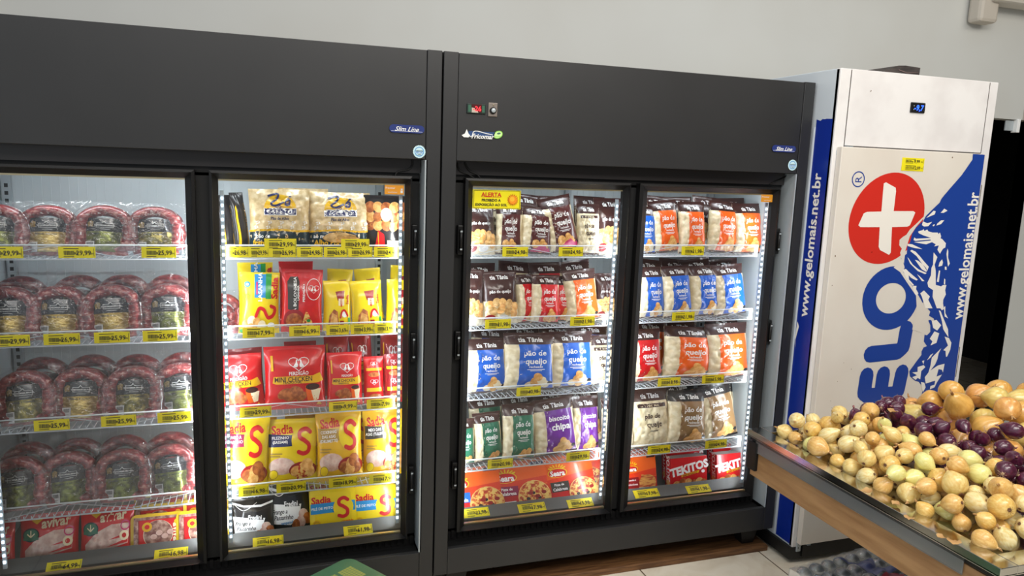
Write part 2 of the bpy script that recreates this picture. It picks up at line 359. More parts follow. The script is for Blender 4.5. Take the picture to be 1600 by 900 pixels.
def led_bar(F, ox, x, z0, z1, side):
    mb = MB().box(x-.006, x+.006, .112, .120, z0, z1, LEDS); o = mb.obj('led_light_bar', F, loc=(-ox, 0, 0)); mb = MB(); z = z0+.02
    while z < z1-.01: mb.box(x-.0032, x+.0032, .109, .1122, z, z+.009, LED); z += .024
    b = mb.obj('led_bead_row', o)
    if x < -1.4: return
    l = area('bay_light', (x+side*.012, .125, (z0+z1)/2), (x+side*.20, .60, (z0+z1)/2), .01, z1-z0-.04, LEDP*(1.8 if x < -.8 else 1), (.88, .95, 1)); 
    l.rotation_euler = Matrix(((0, side*math.sin(R(70))*-1, 0), (0, 0, 0), (0, 0, 0))).to_euler() if False else l.rotation_euler

def shelf(F, ox, x0, x1, zt, tags, name='wire_shelf', Y=LIPY):
    zb = zt-.047; mb = MB(); n = int((x1-x0)/.17)
    for z in (zt, zb): mb.tube([(x0, Y, z), (x1, Y, z)], .0028, WIRE)
    zz = [(x0+(x1-x0)*k/n, Y+.001, zt-.003 if k % 2 else zb+.006) for k in range(n+1)]; mb.tube(zz, .0014, WIRE, 5)
    k = int((x1-x0)/.022)
    for i in range(k+1):
        x = x0+(x1-x0)*i/k; mb.box(x-.0012, x+.0012, Y, .56, zb-.0012, zb+.0012, WIRE)
        mb.box(x-.0012, x+.0012, Y-.001, Y+.0012, zb, zb+.012, WIRE)
    for y in (.25, .38, .50, .56): mb.tube([(x0, y, zb-.003), (x1, y, zb-.003)], .0025, WIRE, 5)
    for x in (x0, x1): mb.tube([(x, Y, zt), (x, Y, zb), (x, .56, zb-.002)], .0026, WIRE, 5)
    s = mb.obj(name, F, loc=(-ox, 0, 0))
    r = MB().box(x0+.01, x1-.01, Y-.0065, Y-.0055, zb+.001, zt-.003, RAIL).obj('price_rail', s)
    for (u0, u1, price, v) in tags:
        a = at(u0, v, Y-.008); b = at(u1, v, Y-.008); 
        # only keep tags near their rail; height comes from the rail, not the picture
        z = (zt+zb)/2+.0005 if abs(a[2]-(zt+zb)/2) < .02 else zt+.006
        o = link('price_tag', tagmesh(price), s, loc=((a[0]+b[0])/2, Y-.0085, z))
        o.scale = ((b[0]-a[0])/.128, 1, .92)
def fit_bay(F, ox, bi):
    d0, d1, g0, g1 = BAYS[bi]
    MB().box(g0+.05, g1-.05, .19, .21, ZH-.034, ZH-.026, LEDS).obj('added_light_bar', F, loc=(-ox, 0, 0)); area('bay_light', ((g0+g1)/2, .20, ZH-.036), ((g0+g1)/2, .42, 1.2), g1-g0-.12, .015, TOPP*(1.7 if bi == 0 else 1), (.88, .95, 1))  # added bar and lamp, brightening the back wall and the top shelf
    for k, z in enumerate(SHZ[bi]): shelf(F, ox, g0-.0 if bi != 3 else g0-.02, g1-.008, z, TAGS.get((bi, k), []))
    # floor lip with the lowest tags
    y0, y1 = .118, .165; z0, z1 = .262, .292
    mb = MB(); mb.add([(g0-.02, y0, z0), (g1+.02, y0, z0), (g1+.02, y1, z1), (g0-.02, y1, z1), (g0-.02, y1, .237), (g1+.02, y1, .237), (g0-.02, y0, .237), (g1+.02, y0, .237)], [(0, 1, 2, 3), (3, 2, 5, 4), (0, 6, 7, 1)], mat('grey_lip', (96, 98, 96), .4))
    lip = mb.obj('floor_lip', F, loc=(-ox, 0, 0)); ang = math.atan2(z1-z0, y1-y0)
    for (u0, u1, price, v) in TAGS.get((bi, 4), []):
        d = ray((u0+u1)/2, v); n = np.array([0, -math.sin(ang), math.cos(ang)]); p0 = np.array([0, y0, z0]); t = ((p0-CAM)@n)/(d@n); q = CAM+d*t
        o = link('price_tag', tagmesh(price), lip, loc=tuple(q+n*.001), rot=(ang-math.pi/2, 0, 0))
        a = at(u0, v, q[1]); b = at(u1, v, q[1]); o.scale = ((b[0]-a[0])/.128, 1, 1)
def door(F, ox, bi, handle):
    d0, d1, g0, g1 = BAYS[bi]; mb = MB(); gi = .030
    # own ring so that the glass opening matches
    vs = []; fs = []
    L_ = [(0, 0, 0, 0, .084), (0, 0, 0, 0, .052), (.3, .3, .3, .3, .050), (.34, .34, .34, .34, .056), (1, 1, 1, 1, .082)]
    for a, b, c, d, y in L_:
        X0 = d0+(g0-d0)*a; X1 = d1+(g1-d1)*b; Z0 = DB+(GB-DB)*c; Z1 = DT+(GT-DT)*d; vs += [(X0, y, Z0), (X1, y, Z0), (X1, y, Z1), (X0, y, Z1)]
    for i in range(4):
        for j in range(4): fs.append((4*i+j, 4*i+(j+1) % 4, 4*i+4+(j+1) % 4, 4*i+4+j))
    mb.add(vs, fs, BLACKS); fr = mb.obj('glass_door', F, loc=(-ox, 0, 0))
    MB().add([(g0-.002, .0825, GB-.002), (g1+.002, .0825, GB-.002), (g1+.002, .0825, GT+.002), (g0-.002, .0825, GT+.002)], [(0, 1, 2, 3)], GLASS).obj('glass_pane', fr)
    MB().box(g0, g1, .086, .094, GT-.006, GT+.004, GOLD).obj('metal_spacer', fr, label='pale gold metal strip along the glass edge'); MB().box(g0, g1, .086, .098, GB-.004, GB+.006, GOLD).obj('metal_spacer', fr, label='pale gold metal strip along the glass edge')
    hx = d1+.014 if handle == 'right' else d0-.012
    for z in ((1.40, 1.0, .48)):
        MB().bbox(hx-.011, hx+.011, .060, .084, z-.055, z+.055, BLACKS, .004).tube([(hx, .052, z-.04), (hx, .052, z+.04)], .006, BLACKS, 8).box(hx-.004, hx+.004, .046, .056, z+.03, z+.036, ALU).box(hx-.004, hx+.004, .046, .056, z-.036, z-.03, ALU).obj('hinge', fr)
    return fr
FA = freezer(-1.560, -.003, BAYS[:2], 'black two-door display freezer on the left, full of meat and chicken packs', None)
FB = freezer(.003, 1.560, BAYS[2:], 'black two-door display freezer on the right, with a yellow alert sign on its glass', None)
doors = []
for F, ox, bays, _ in FL:
    for bi in ((0, 1) if F is FA else (2, 3)):
        fit_bay(F, ox, bi); doors.append(door(F, ox, bi, 'right' if bi in (1, 3) else 'left'))
for F, ox, x, s in ((FA, FL[0][1], -.818, -1), (FA, FL[0][1], -.728, 1), (FA, FL[0][1], -.121, -1), (FB, FL[1][1], .748, -1), (FB, FL[1][1], .852, 1), (FB, FL[1][1], 1.458, -1), (FA, FL[0][1], -1.436, 1), (FB, FL[1][1], .136, 1)):
    led_bar(F, ox, x, .285, 1.56, s)
# things fixed on the freezers
NAVY = mat('badge_navy', (40, 55, 120), .25, coat=1); CY = mat('seal_blue', (70, 150, 215), .35); PALE = mat('seal_pale', (205, 235, 240), .35)
def flat(Y): return lambda x, z, o: (x, Y-o, z)
def badge(F, ox, p0, p1, text, hh=.02):
    a = at(*p0, 0); b = at(*p1, 0); W_ = b[0]-a[0]; cx = (a[0]+b[0])/2; cz = (a[2]+b[2])/2; H_ = .027
    mb = MB(); vs, fs = stroke2d([(-W_/2+H_/2, 0), (W_/2-H_/2, 0)], H_); mb.add([(x, -.002-l, z) for x, z, l in vs], fs, NAVY)
    e = ell2d(0, 0, 1, 1, 0, 4)
    decorate(mb, [('s', mat('badge_silver', (190, 195, 225), .3), [(.06, .2), (.94, .2)], .012), ('t', WHITE, text, .5, .5, .135, 0, .012, .45)], W_, H_, lambda x, z, o: (x, -.002-o, z-H_/2), L=9)
    return mb.obj('name_badge', F, loc=(cx-ox, 0, cz))
badge(FA, FL[0][1], (608, 200), (663, 203), 'Slim Line'); badge(FB, FL[1][1], (1206, 230), (1243, 235), 'Slim Line')
def seal(F, ox, p):
    c = at(*p, 0); r = .023; mb = MB(); pts = []
    for k in range(48): t = 2*math.pi*k/48; q = r*(1.0 if k % 2 else .9); pts.append((q*math.cos(t), q*math.sin(t)))
    vs, fs = poly2d(pts); mb.add([(x, -.001, z) for x, z in vs], fs, PALE)
    decorate(mb, [('e', CY, .5, .5, .36), ] if False else [('o', CY, .5, .5, .36, .36, .05), ('r', CY, .24, .38, .76, .5), ('t', INK, 'GARANTIA', .5, .56, .085), ('t', WHITE, 'DE FÁBRICA', .5, .44, .07), ('t', INK, '1 ANO', .5, .28, .08)], 2*r, 2*r, lambda x, z, o: (x, -.001-o, z-r), L=9)
    return mb.obj('round_seal', F, loc=(c[0]-ox, 0, c[2]))
seal(FA, FL[0][1], (655, 237)); seal(FB, FL[1][1], (1238, 258))
oxB = FL[1][1]
c = at(754, 210, 0); mb = MB(); W_ = .125
decorate(mb, [('r', mat('badge_mid', (52, 78, 125), .3), .2, .3, .98, .78), ('p', WHITE, [(.0, .32), (.06, .12), (.2, .12), (.25, .32), (.2, .5), (.14, .95), (.09, .5)]), ('c', WHITE, [(.24, .2), (.3, .3), (.34, .7), (.45, .8), (.7, .62), (.9, .5)], .022), ('t', WHITE, 'Fricomar', .62, .3, .13, 0, .03, .3)], W_, .034, lambda x, z, o: (x, -.001-o, z-.017), L=9)
mb.obj('name_badge', FB, loc=(at(748, 210, 0)[0]-oxB, 0, c[2]))
mb = MB(); decorate(mb, [('e', mat('leaf_green', (150, 215, 90), .4), .5, .5, .5, .36, 25), ('e', mat('leaf_pale', (205, 240, 160), .4), .5, .5, .42, .28, 25), ('e', mat('leaf_dark', (70, 110, 90), .4), .58, .62, .2, .09, 10), ('s', mat('leaf_green', (0, 0, 0)), [(.2, .3), (.7, .34)], .05)], .036, .036, lambda x, z, o: (x, -.001-o, z-.018), L=9)
mb.obj('round_seal', FB, loc=(at(778, 210.5, 0)[0]-oxB, 0, at(778, 210.5, 0)[2]), label='oval green sticker')
# temperature controller and key switch
c = at(744, 170, 0); mb = MB().bbox(-.034, .034, -.004, .004, -.017, .017, mat('ctrl_green_black', (20, 40, 34), .4), .002); RED = mat('red_led', (255, 40, 50), emit=1.6)
decorate(mb, [('r', mat('ctrl_green', (45, 95, 72), .5), .06, .15, .22, .85), ('r', mat('ctrl_green', (0, 0, 0)), .8, .15, .94, .85), ('r', mat('ctrl_red_black', (70, 8, 12), .3), .24, .12, .78, .95), ('p', mat('ctrl_worn', (190, 180, 165), .7), [(.24, .1), (.6, .1), (.55, .35), (.46, .3), (.4, .55), (.24, .6)]), ('t', RED, '-26', .53, .52, .25, 0, .02)], .068, .034, lambda x, z, o: (x, -.004-o, z-.017), L=9)
mb.obj('temperature_display', FB, loc=(c[0]-oxB, 0, c[2]))
c = at(770, 171.5, 0); mb = MB().bbox(-.017, .017, -.002, .002, -.024, .024, mat('steel_plate', (150, 140, 132), .35, metal=.8), .0015)
MX = Matrix.Rotation(R(90), 3, 'X'); mb.lathe([(.012, .0), (.012, .006), (.009, .008)], BLACKS, (0, -.001, -.003), 18, MX); mb.lathe([(.008, .006), (.008, .011), (.006, .012)], ALU, (0, -.001, -.003), 16, MX); mb.lathe([(.002, 0), (.002, .004)], GOLD, (.002, -.001, .016), 8, MX)
mb.obj('key_switch', FB, loc=(c[0]-oxB, 0, c[2]))
# stickers on the glass
YB = mat('alert_yellow', (250, 235, 25), .4); ORG = mat('sticker_orange', (240, 160, 40), .4); RD = mat('alert_red', (215, 60, 30), .4)
def glassstick(bi, F, ox, p0, p1, items, base, name, **kw):
    a = at(*p0, .081); b = at(*p1, .081); W_ = b[0]-a[0]; H_ = a[2]-b[2]; mb = MB().box(-W_/2, W_/2, -.0004, .0004, 0, H_, base)
    decorate(mb, items(W_, H_), W_, H_, lambda x, z, o: (x, -.0004-o, z), L=9); return mb.obj(name, doors[bi], loc=((a[0]+b[0])/2, .0815, b[2]), **kw)
def al(W_, H_):
    it = [('r', INK, .018, .03, .982, .05), ('r', INK, .018, .95, .982, .97), ('r', INK, .018, .03, .026, .97), ('r', INK, .974, .03, .982, .97), ('t', RD, 'ALERTA', .38, .76, .085, 0, .03), ('r', RD, .19, .62, .58, .635), ('t', INK, 'PROIBIDO A', .38, .46, .052, 0, .03), ('t', INK, 'EXPOSIÇÃO AO SOL', .385, .22, .052, 0, .03)]
    for k in range(16):
        t = 2*math.pi*k/16; q = H_/W_; cx, cz = .825, .5
        f = lambda r, tt: (cx+r*math.cos(tt), cz+r*math.sin(tt)/q)
        it.append(('p', RD, [f(.085, t-.14), f(.085, t+.14), f(.125, t+.02)]))
    return it+[('e', mat('sun_orange', (250, 150, 30), .4), .825, .5, .082, .082), ('e', mat('sun_light', (252, 190, 50), .4), .81, .54, .05, .05)]
glassstick(2, FB, oxB, (739, 296), (813, 327), al, YB, 'alert_sign', label='yellow alert sign with a sun')
om = lambda W_, H_: [('t', WHITE, 'Fricomar', .3, .72, .1, 0, .01), ('t', WHITE, 'www.fricomar', .42, .25, .06, 0, .01), ('r', WHITE, .82, .15, .94, .45), ('r', WHITE, .84, .5, .93, .65)]
glassstick(1, FA, FL[0][1], (601, 289), (631, 304), om, ORG, 'orange_sticker'); glassstick(3, FB, oxB, (1190, 304), (1212, 316), om, ORG, 'orange_sticker')
# cables above the doors
def cable(F, ox, pts, y, r=.0035):
    P_ = [at(u, v, y) for u, v in pts]; P2 = curve2d([tuple(p) for p in P_], 6); MB().tube(P2, r, GASKET, 6).obj('door_cable', F, loc=(-ox, 0, 0))
cable(FA, FL[0][1], [(644, 248), (644, 258), (638, 265), (622, 268), (617, 276)], .066); 
cable(FB, oxB, [(714, 254), (718, 266), (731, 272), (741, 279)], .066); cable(FB, oxB, [(726, 254), (733, 266), (746, 273), (750, 279)], .066)
cable(FB, oxB, [(1231, 268), (1226, 277), (1213, 283), (1203, 288)], .066, .0025)
# ------------------------------------------------------------------ the white ice freezer
YG = -.118; GX0, GX1, GZ0, GZ1 = 1.572, 2.408, .075, 2.105
GW = mat('scuffed_white_enamel', (222, 218, 216), .38, rgb2=(232, 229, 227), scale=6, bump=.02)
GD = mat('door_off_white', (226, 219, 208), .4, rgb2=(219, 210, 198), scale=4, lo=.3, hi=.7)
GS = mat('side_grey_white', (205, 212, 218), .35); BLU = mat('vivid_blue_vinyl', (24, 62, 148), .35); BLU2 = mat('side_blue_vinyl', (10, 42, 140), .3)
REDV = mat('red_vinyl', (208, 44, 32), .35); WV = mat('white_vinyl', (240, 234, 224), .38)
G = empty('ice_freezer', ((GX0+GX1)/2, YG, 0), 'tall white and blue ice freezer with a red cross logo on its door', 'freezer')
gx, gy = (GX0+GX1)/2, YG
def gp(mb, n, par=None, **kw): return mb.obj(n, par or G, loc=(-gx, -gy, 0) if par is None else None, **kw)
RUST = mat('rust_dirt', (120, 95, 75), .9)
mb = MB().bbox(GX0, GX1, YG, .66, GZ0, GZ1, GS, .004); gp(mb, 'cabinet_body')
dtop = 1.803; zhp = 1.806
mb = MB().bbox(GX0, GX0+.052, YG-.004, YG+.02, GZ0, GZ1, GW, .003).bbox(GX1-.048, GX1, YG-.004, YG+.02, GZ0, GZ1, GW, .003); gp(mb, 'corner_post', label='white corner posts with scuff marks')
mb = MB().bbox(GX0+.054, GX1-.050, YG-.004, YG+.02, zhp, GZ1, GW, .002); 
for p in [(1361, 142, .0022), (1360, 143, .0012)]:
    q = at(p[0], p[1], YG-.0045); vs, fs = poly2d(ell2d(q[0], q[2], p[2], p[2]*1.4, 0, 8)); mb.add([(x, YG-.0046, z) for x, z in vs], fs, RUST)
gp(mb, 'header_panel')
for xx in (GX0+.0525, GX1-.0495): gp(MB().box(xx, xx+.0022, YG-.0042, YG, zhp, GZ1-.004, mat('seam_grey', (105, 100, 96), .7)), 'seam')
gp(MB().box(GX0+.054, GX1-.05, YG-.0043, YG, zhp-.006, zhp-.001, mat('seam_grey', (0, 0, 0))), 'seam')
# blue side panel
q = onX(1275, 188, GX0); mb = MB(); zt_ = q[2]; pts = [(-.105, .31)]
ys = np.linspace(-.105, -.012, 9); random.seed(5)
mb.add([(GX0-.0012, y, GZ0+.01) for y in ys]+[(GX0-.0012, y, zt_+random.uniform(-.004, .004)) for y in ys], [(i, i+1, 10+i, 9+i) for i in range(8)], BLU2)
mb.box(GX0-.006, GX0, -.010, -.004, GZ0+.01, 1.88, GS)
tv, tf, wd = text2d('www.gelomais.net.br', .022); a = onX(1245, 492, GX0); b = onX(1272, 270, GX0); Ls = b[2]-a[2]; sc_ = Ls/wd
yc = -.048
mb.add([(GX0-.0022, yc+(y*sc_*.95), (a[2]+b[2])/2+x*sc_) for x, y in tv], tf, WV)
e = onX(1238, 525, GX0)[2]; mb.add([(GX0-.002, -.03, e+.05), (GX0-.002, -.018, e+.07), (GX0-.002, -.012, e), (GX0-.002, -.022, e-.05), (GX0-.002, -.016, e-.01)], [(0, 1, 2, 3, 4)], WV)
gp(mb, 'side_vinyl', label='blue side panel with white lettering')
mb = MB().box(GX0-.01, GX1, YG-.004, .66, .02, GZ0, mat('black_plinth', (22, 22, 22), .5)).box(GX0+.05, GX1-.05, YG-.012, YG, .03, GZ0+.006, BLACKS); gp(mb, 'plinth')
# hinge side gap
mb = MB().box(GX0+.053, GX0+.058, YG-.012, YG-.004, .09, dtop, mat('hinge_gap_grey', (120, 130, 138), .4)).box(GX0+.058, GX0+.075, YG-.03, YG-.004, .09, dtop, mat('hinge_strip_grey', (150, 163, 170), .4)); gp(mb, 'hinge_strip')
for z in (1.775, .11):
    mb = MB().bbox(GX0+.018, GX0+.07, YG-.012, YG-.003, z-.008, z+.012, ALU, .002).bbox(GX0+.02, GX0+.042, YG-.01, YG-.003, z-.055, z, ALU, .002)
    for k in (0, 1, 2): mb.lathe([(.0022, 0), (.0022, .002)], BLACKS, (GX0+.026+.01*(k % 2), YG-.0125, z-.002 if k < 2 else z-.035), 8, MX)
    gp(mb, 'hinge')
YD = YG-.034
dl = at(1316, 229, YD); dr = at(1541, 236, YD); db = .098; DX0, DX1 = dl[0], dr[0]; DZ1 = 1.800
mb = MB().bbox(DX0, DX1, YD, YG-.006, db, DZ1, GD, .003)
Dr = gp(mb, 'freezer_door')
def pxp(pts, Y=YD): return [tuple(at(u, v, Y)[[0, 2]]) for u, v in pts]
def s3(pts, ox, oy, s): return [(ox+x*s, oy+y*s) for x, y in pts]
def vinyl(name, layers, **kw):
    mb = MB()
    for m, vs, fs, o in layers: mb.add([(p[0], YD-o-(p[2] if len(p) > 2 else 0), p[1]) for p in vs], fs, m)
    return mb.obj(name, Dr, **kw)
C3 = lambda p: s3(p, 1180, 220, .26667); CA = lambda p: s3(p, 1390, 330, 1/6); CB = lambda p: s3(p, 1390, 470, .2111)
left = C3([(1278, 55), (1272, 110), (1210, 200), (1140, 280), (1110, 315), (1090, 340), (1080, 362), (1040, 400), (1000, 440), (985, 468), (960, 490), (940, 510), (918, 545)])+CA([(205, 230), (190, 290), (165, 320), (160, 400), (150, 405), (105, 440), (118, 475), (118, 510), (140, 530), (128, 560), (150, 620), (180, 670), (215, 700), (235, 750), (245, 790), (285, 815), (310, 862), (316, 850)])+CB([(262, 35), (300, 80), (290, 110), (325, 130), (335, 165), (300, 140), (285, 145), (300, 180), (300, 230), (275, 255), (258, 250), (252, 300), (275, 335), (250, 345), (235, 375), (235, 400), (200, 445), (175, 480), (160, 500), (145, 522), (150, 560), (185, 590), (215, 600), (235, 625), (245, 660), (235, 700), (212, 740), (200, 800), (180, 900), (150, 1000)])
edge = [tuple(p) for p in (pxp([(1541, 236)])[0], pxp([(1493, 610)])[0])]
L2 = pxp(left); top = L2[0]
blue = [(top[0], DZ1-.002)]+L2+[(DX1-.006, L2[-1][1]), (DX1-.006, DZ1-.002)]
layers = [(BLU, *poly2d(blue), .0008)]
circ = [(1385+59*math.cos(t)+7.5*math.sin(t), 341-71*math.sin(t)-8*math.cos(t)) for t in [2*math.pi*k/64 for k in range(64)]]
# the ring of the letter O, cut by the ice in front
layers.append((REDV, *poly2d(pxp(circ)), .0006))
cross = C3([(752, 250), (765, 243), (822, 275), (824, 295), (810, 412), (925, 412), (937, 420), (905, 495), (890, 503), (800, 506), (793, 655), (783, 668), (730, 640), (722, 620), (728, 506), (615, 506), (603, 495), (635, 425), (655, 416), (738, 414)])
layers.append((WV, *poly2d(pxp(cross)), .0012))
bite = CA([(330, 60), (255, 150), (145, 235), (120, 235), (92, 265), (92, 300), (105, 335), (90, 370), (105, 430), (60, 460), (40, 540), (300, 900), (420, 900), (300, 700), (200, 500), (165, 400), (175, 330), (205, 240), (260, 170), (310, 90)])
layers.append((GD, *poly2d(pxp(C3([(990, 440), (940, 488), (905, 520), (885, 550), (865, 562), (845, 580), (843, 612), (858, 632), (848, 655), (855, 690), (870, 720), (880, 640), (905, 560), (945, 500), (985, 455)]))), .0010))
LW = .073
o_ = []; cO = (1392, 466); 
oc = pxp([cO])[0]
ov, of = ring2d(oc[0], oc[1], .1515, .1375, LW*.98, 40)
layers.append((BLU, ov, of, .0009))
# ice bite over the O
layers.append((GD, *poly2d(pxp([(1409, 404), (1413, 417), (1411, 425), (1420, 440), (1431, 455), (1441, 473), (1446, 480), (1440, 520), (1425, 515), (1432, 480), (1431, 462), (1420, 446), (1406, 425), (1396, 418)])), .0011))
for pts in ([(1416, 514), (1411, 542), (1403, 549), (1360, 553.5)], [(1354, 587), (1350, 613), (1358, 619), (1396, 616), (1403, 610), (1409, 582)], [(1380, 585), (1376, 612)]):
    layers.append((BLU, *stroke2d(pxp(pts), LW), .00082+.00018*len(layers)/8))
gc = pxp([(1370, 690)])[0]; layers.append((BLU, *ring2d(gc[0], gc[1], .150, .140, LW, 36, 118, 430), .0009))
g2 = pxp([(1352, 660)])[0]; layers.append((BLU, *poly2d(ell2d(g2[0], g2[1], LW/2, LW/2)), .0012))
sa = [[(265, 190), (310, 175), (315, 165), (325, 185), (350, 170), (360, 188), (400, 200), (450, 200), (455, 215), (470, 200), (480, 235), (475, 255), (490, 260), (525, 300), (520, 340), (500, 350), (480, 380), (470, 400), (445, 360), (460, 320), (415, 330), (430, 310), (395, 290), (340, 310), (225, 290), (385, 275), (380, 265), (240, 278), (222, 270), (230, 245), (245, 258), (385, 250), (310, 225), (270, 205)],
 [(165, 305), (210, 310), (305, 355), (230, 345), (165, 325)], [(190, 372), (205, 362), (240, 378), (280, 420), (320, 470), (365, 520), (350, 560), (338, 530), (300, 490), (250, 420)], [(165, 432), (175, 440), (215, 500), (270, 545), (345, 580), (330, 590), (260, 560), (190, 490)],
 [(235, 455), (262, 462), (310, 500), (348, 560), (340, 568), (300, 545)], [(410, 385), (445, 430), (420, 500), (430, 560), (430, 690), (480, 705), (500, 690), (530, 692), (518, 740), (525, 780), (500, 830), (495, 910), (440, 910), (400, 800), (405, 740), (360, 710), (352, 670), (385, 600), (390, 530), (405, 500)],
 [(120, 550), (150, 540), (180, 570), (215, 600), (262, 640), (250, 650), (200, 625), (175, 600), (180, 640), (225, 690), (215, 700), (160, 640)], [(215, 700), (250, 700), (245, 730), (268, 770), (250, 790), (230, 770)], [(285, 770), (320, 742), (375, 800), (360, 830), (400, 910), (330, 910), (318, 860), (300, 800)],
 [(300, 130), (310, 95), (350, 112), (395, 100), (360, 140), (320, 143)], [(435, 135), (445, 115), (480, 85), (510, 85), (480, 120)], [(342, 62), (360, 45), (410, -5), (430, 0), (420, 30)], [(475, 15), (490, 0), (510, -25), (540, -5), (505, 15)], [(455, 520), (465, 480), (490, 450), (498, 480), (490, 510)],
 [(530, 400), (540, 350), (548, 375), (545, 430), (562, 490), (545, 520)], [(440, 660), (450, 600), (460, 555), (472, 558), (458, 665)], [(255, 590), (280, 610), (325, 655), (300, 655)], [(515, 520), (530, 520), (533, 550), (515, 548)], [(510, 630), (520, 640), (518, 690), (505, 680)], [(400, 130), (420, 120), (418, 135), (405, 142)]]
sb = [[(330, -15), (390, 0), (400, 60), (385, 70), (345, 20)], [(310, 150), (345, 140), (380, 180), (350, 220), (320, 200)], [(295, 280), (330, 225), (365, 240), (345, 310), (300, 330), (315, 300)], [(362, 70), (375, 75), (405, 150), (430, 210), (433, 270), (395, 210), (385, 150)],
 [(437, 275), (455, 310), (447, 360), (425, 410), (415, 415), (412, 370), (395, 365), (430, 330), (405, 265)], [(275, 440), (300, 400), (322, 388), (300, 420)], [(380, 350), (360, 390), (352, 430), (335, 470), (300, 515), (355, 478), (405, 465), (392, 530), (385, 510), (360, 505), (345, 560), (385, 545), (350, 600), (330, 640), (295, 655), (300, 630), (330, 620), (335, 590), (265, 612), (258, 565), (285, 530), (300, 480), (310, 420)],
 [(205, 490), (250, 475), (262, 490), (232, 520), (225, 580), (205, 570), (190, 585), (165, 565), (200, 550), (165, 530), (205, 525)], [(230, 600), (255, 605), (265, 640), (245, 675), (235, 640)], [(270, 720), (310, 690), (350, 672), (352, 695), (325, 705), (320, 750), (300, 730)], [(238, 445), (255, 440), (248, 470)], [(400, 45), (410, 40), (410, 90), (430, 130), (405, 115)], [(232, 730), (270, 660), (272, 672), (240, 735)]]
for k, p in enumerate([CA(q) for q in sa]+[CB(q) for q in sb]): layers.append((WV, *poly2d(pxp(p)), .0013+k*.00001))
vinyl('logo_vinyl', layers, label='red circle with a white cross, blue rounded letters and ice artwork')
# web address on the door, reading upwards
tv, tf, wd = text2d('www.gelomais.net.br', .02); a = at(1497, 499, YD); b = at(1519, 300, YD); k_ = (b[2]-a[2])/wd; xc = (a[0]+b[0])/2
vinyl('web_address', [(WV, [(xc-y*k_*1.25, (a[2]+b[2])/2+x*k_) for x, y in tv], tf, .0016)])
rc = pxp([(1341, 280)])[0]; v1 = ring2d(rc[0], rc[1], .032, .032, .0045, 28); tv, tf, wd = text2d('R', 0.0)
vinyl('registered_mark', [(BLU, *v1, .0008), (BLU, [(rc[0]-y*.046, rc[1]+x*.046) for x, y in tv], tf, .0008)])
a = at(1410, 246, YD); b = at(1442, 268, YD); W_, H_ = b[0]-a[0], a[2]-b[2]; mb = MB().box(-W_/2, W_/2, -.001, 0, 0, H_, YEL)
its = []
for z0 in (.55, .06):
    its += [('r', INK, .14, z0+.33, .6, z0+.36), ('r', INK, .14, z0+.04, .5, z0+.06), ('t', INK, '9,99' if z0 > .3 else '12,99', .66, z0+.2, .11, 0, .02), ('t', INK, 'R$', .45, z0+.18, .05, 0, .02), ('t', INK, 'UN', .87, z0+.18, .04), ('r', INK, .94, z0+.05, .95, z0+.34)]+[('r', INK, x, z0+.12, x+.018, z0+.28) for x in (.15, .185, .21, .25, .29, .33, .36)]
decorate(mb, its, W_, H_, lambda x, z, o: (x, -.001-o, z), L=9); mb.obj('price_card', Dr, loc=((a[0]+b[0])/2, YD-.0005, b[2]))
# specks of wear
mb = MB(); random.seed(8)
for (u, v, r) in [(1362, 394, .002), (1471, 403, .002), (1488, 246, .003), (1317, 650, .004), (1321, 652, .003), (1305, 400, .003), (1300, 446, .002)]+[(random.uniform(1290, 1330), random.uniform(560, 640), random.uniform(.001, .002)) for _ in range(5)]:
    q = at(u, v, YD); vs, fs = poly2d(ell2d(q[0], q[2], r, r*1.3, 0, 7)); mb.add([(x, YD-.0006, z) for x, z in vs], fs, RUST)
mb.obj('wear_marks', Dr)
for z in (1.62, .9): MB().bbox(DX1-.001, DX1+.006, YD+.002, YD+.02, z-.09, z+.05, mat('dull_handle', (95, 88, 80), .5), .002).obj('handle_edge', Dr)
c = at(1433, 168.5, YG-.004); mb = MB().bbox(-.038, .038, -.006, 0, -.021, .021, BLACKS, .003); BL = mat('blue_led', (40, 90, 255), emit=3)
decorate(mb, [('t', BL, '-9,7', .55, .5, .3, 0, .02, .1), ('e', ALU, .18, .65, .03, .03), ('e', ALU, .18, .3, .03, .03), ('e', mat('dim_button', (90, 90, 90), .5), .85, .7, .02, .02), ('e', mat('dim_button', (0, 0, 0)), .85, .3, .02, .02)], .076, .042, lambda x, z, o: (x, -.0065-o, z-.021), L=9)
mb.obj('temperature_display', G, loc=(c[0]-gx, c[1]-gy, c[2]))
# things on top of it
DK = mat('dark_cardboard', (48, 42, 40), .7, rgb2=(75, 66, 62), scale=9, stretch=(1, 1, 5)); zt_ = GZ1+.003
a, b, c_, d_ = at(1355, 110, .12), at(1410, 103, .12), at(1438, 106, .12), at(1436, 117, .12)
mb = MB(); y0, y1 = .12, .42; pr = [(a[0], zt_+.004), (a[0]+.01, zt_), (d_[0], zt_), (c_[0], c_[2]), (b[0]+.02, b[2]+.003), (b[0]-.02, b[2])]
n = len(pr); mb.add([(x, y0, z) for x, z in pr]+[(x, y1, z) for x, z in pr], [tuple(range(n-1, -1, -1)), tuple(range(n, 2*n))]+[(i, (i+1) % n, n+(i+1) % n, n+i) for i in range(n)], DK)
for k, (z0, z1) in enumerate([(.35, .5), (.6, .75)]): mb.tube([(b[0]-.06+k*.04, y0-.002, zt_+(c_[2]-zt_)*z1), (b[0]+.03, y0-.002, zt_+(c_[2]-zt_)*z0), (c_[0]-.01, y0-.002, zt_+(c_[2]-zt_)*(z0+.1))], .002, mat('cardboard_edge', (120, 98, 92), .7), 5)
o = mb.obj('folded_cardboard', loc=(0, 0, 0), label='folded dark cardboard lying on top of the white ice freezer', category='cardboard')
a, b = at(1325, 109, .02), at(1348, 109, .02); r = (b[0]-a[0])/2
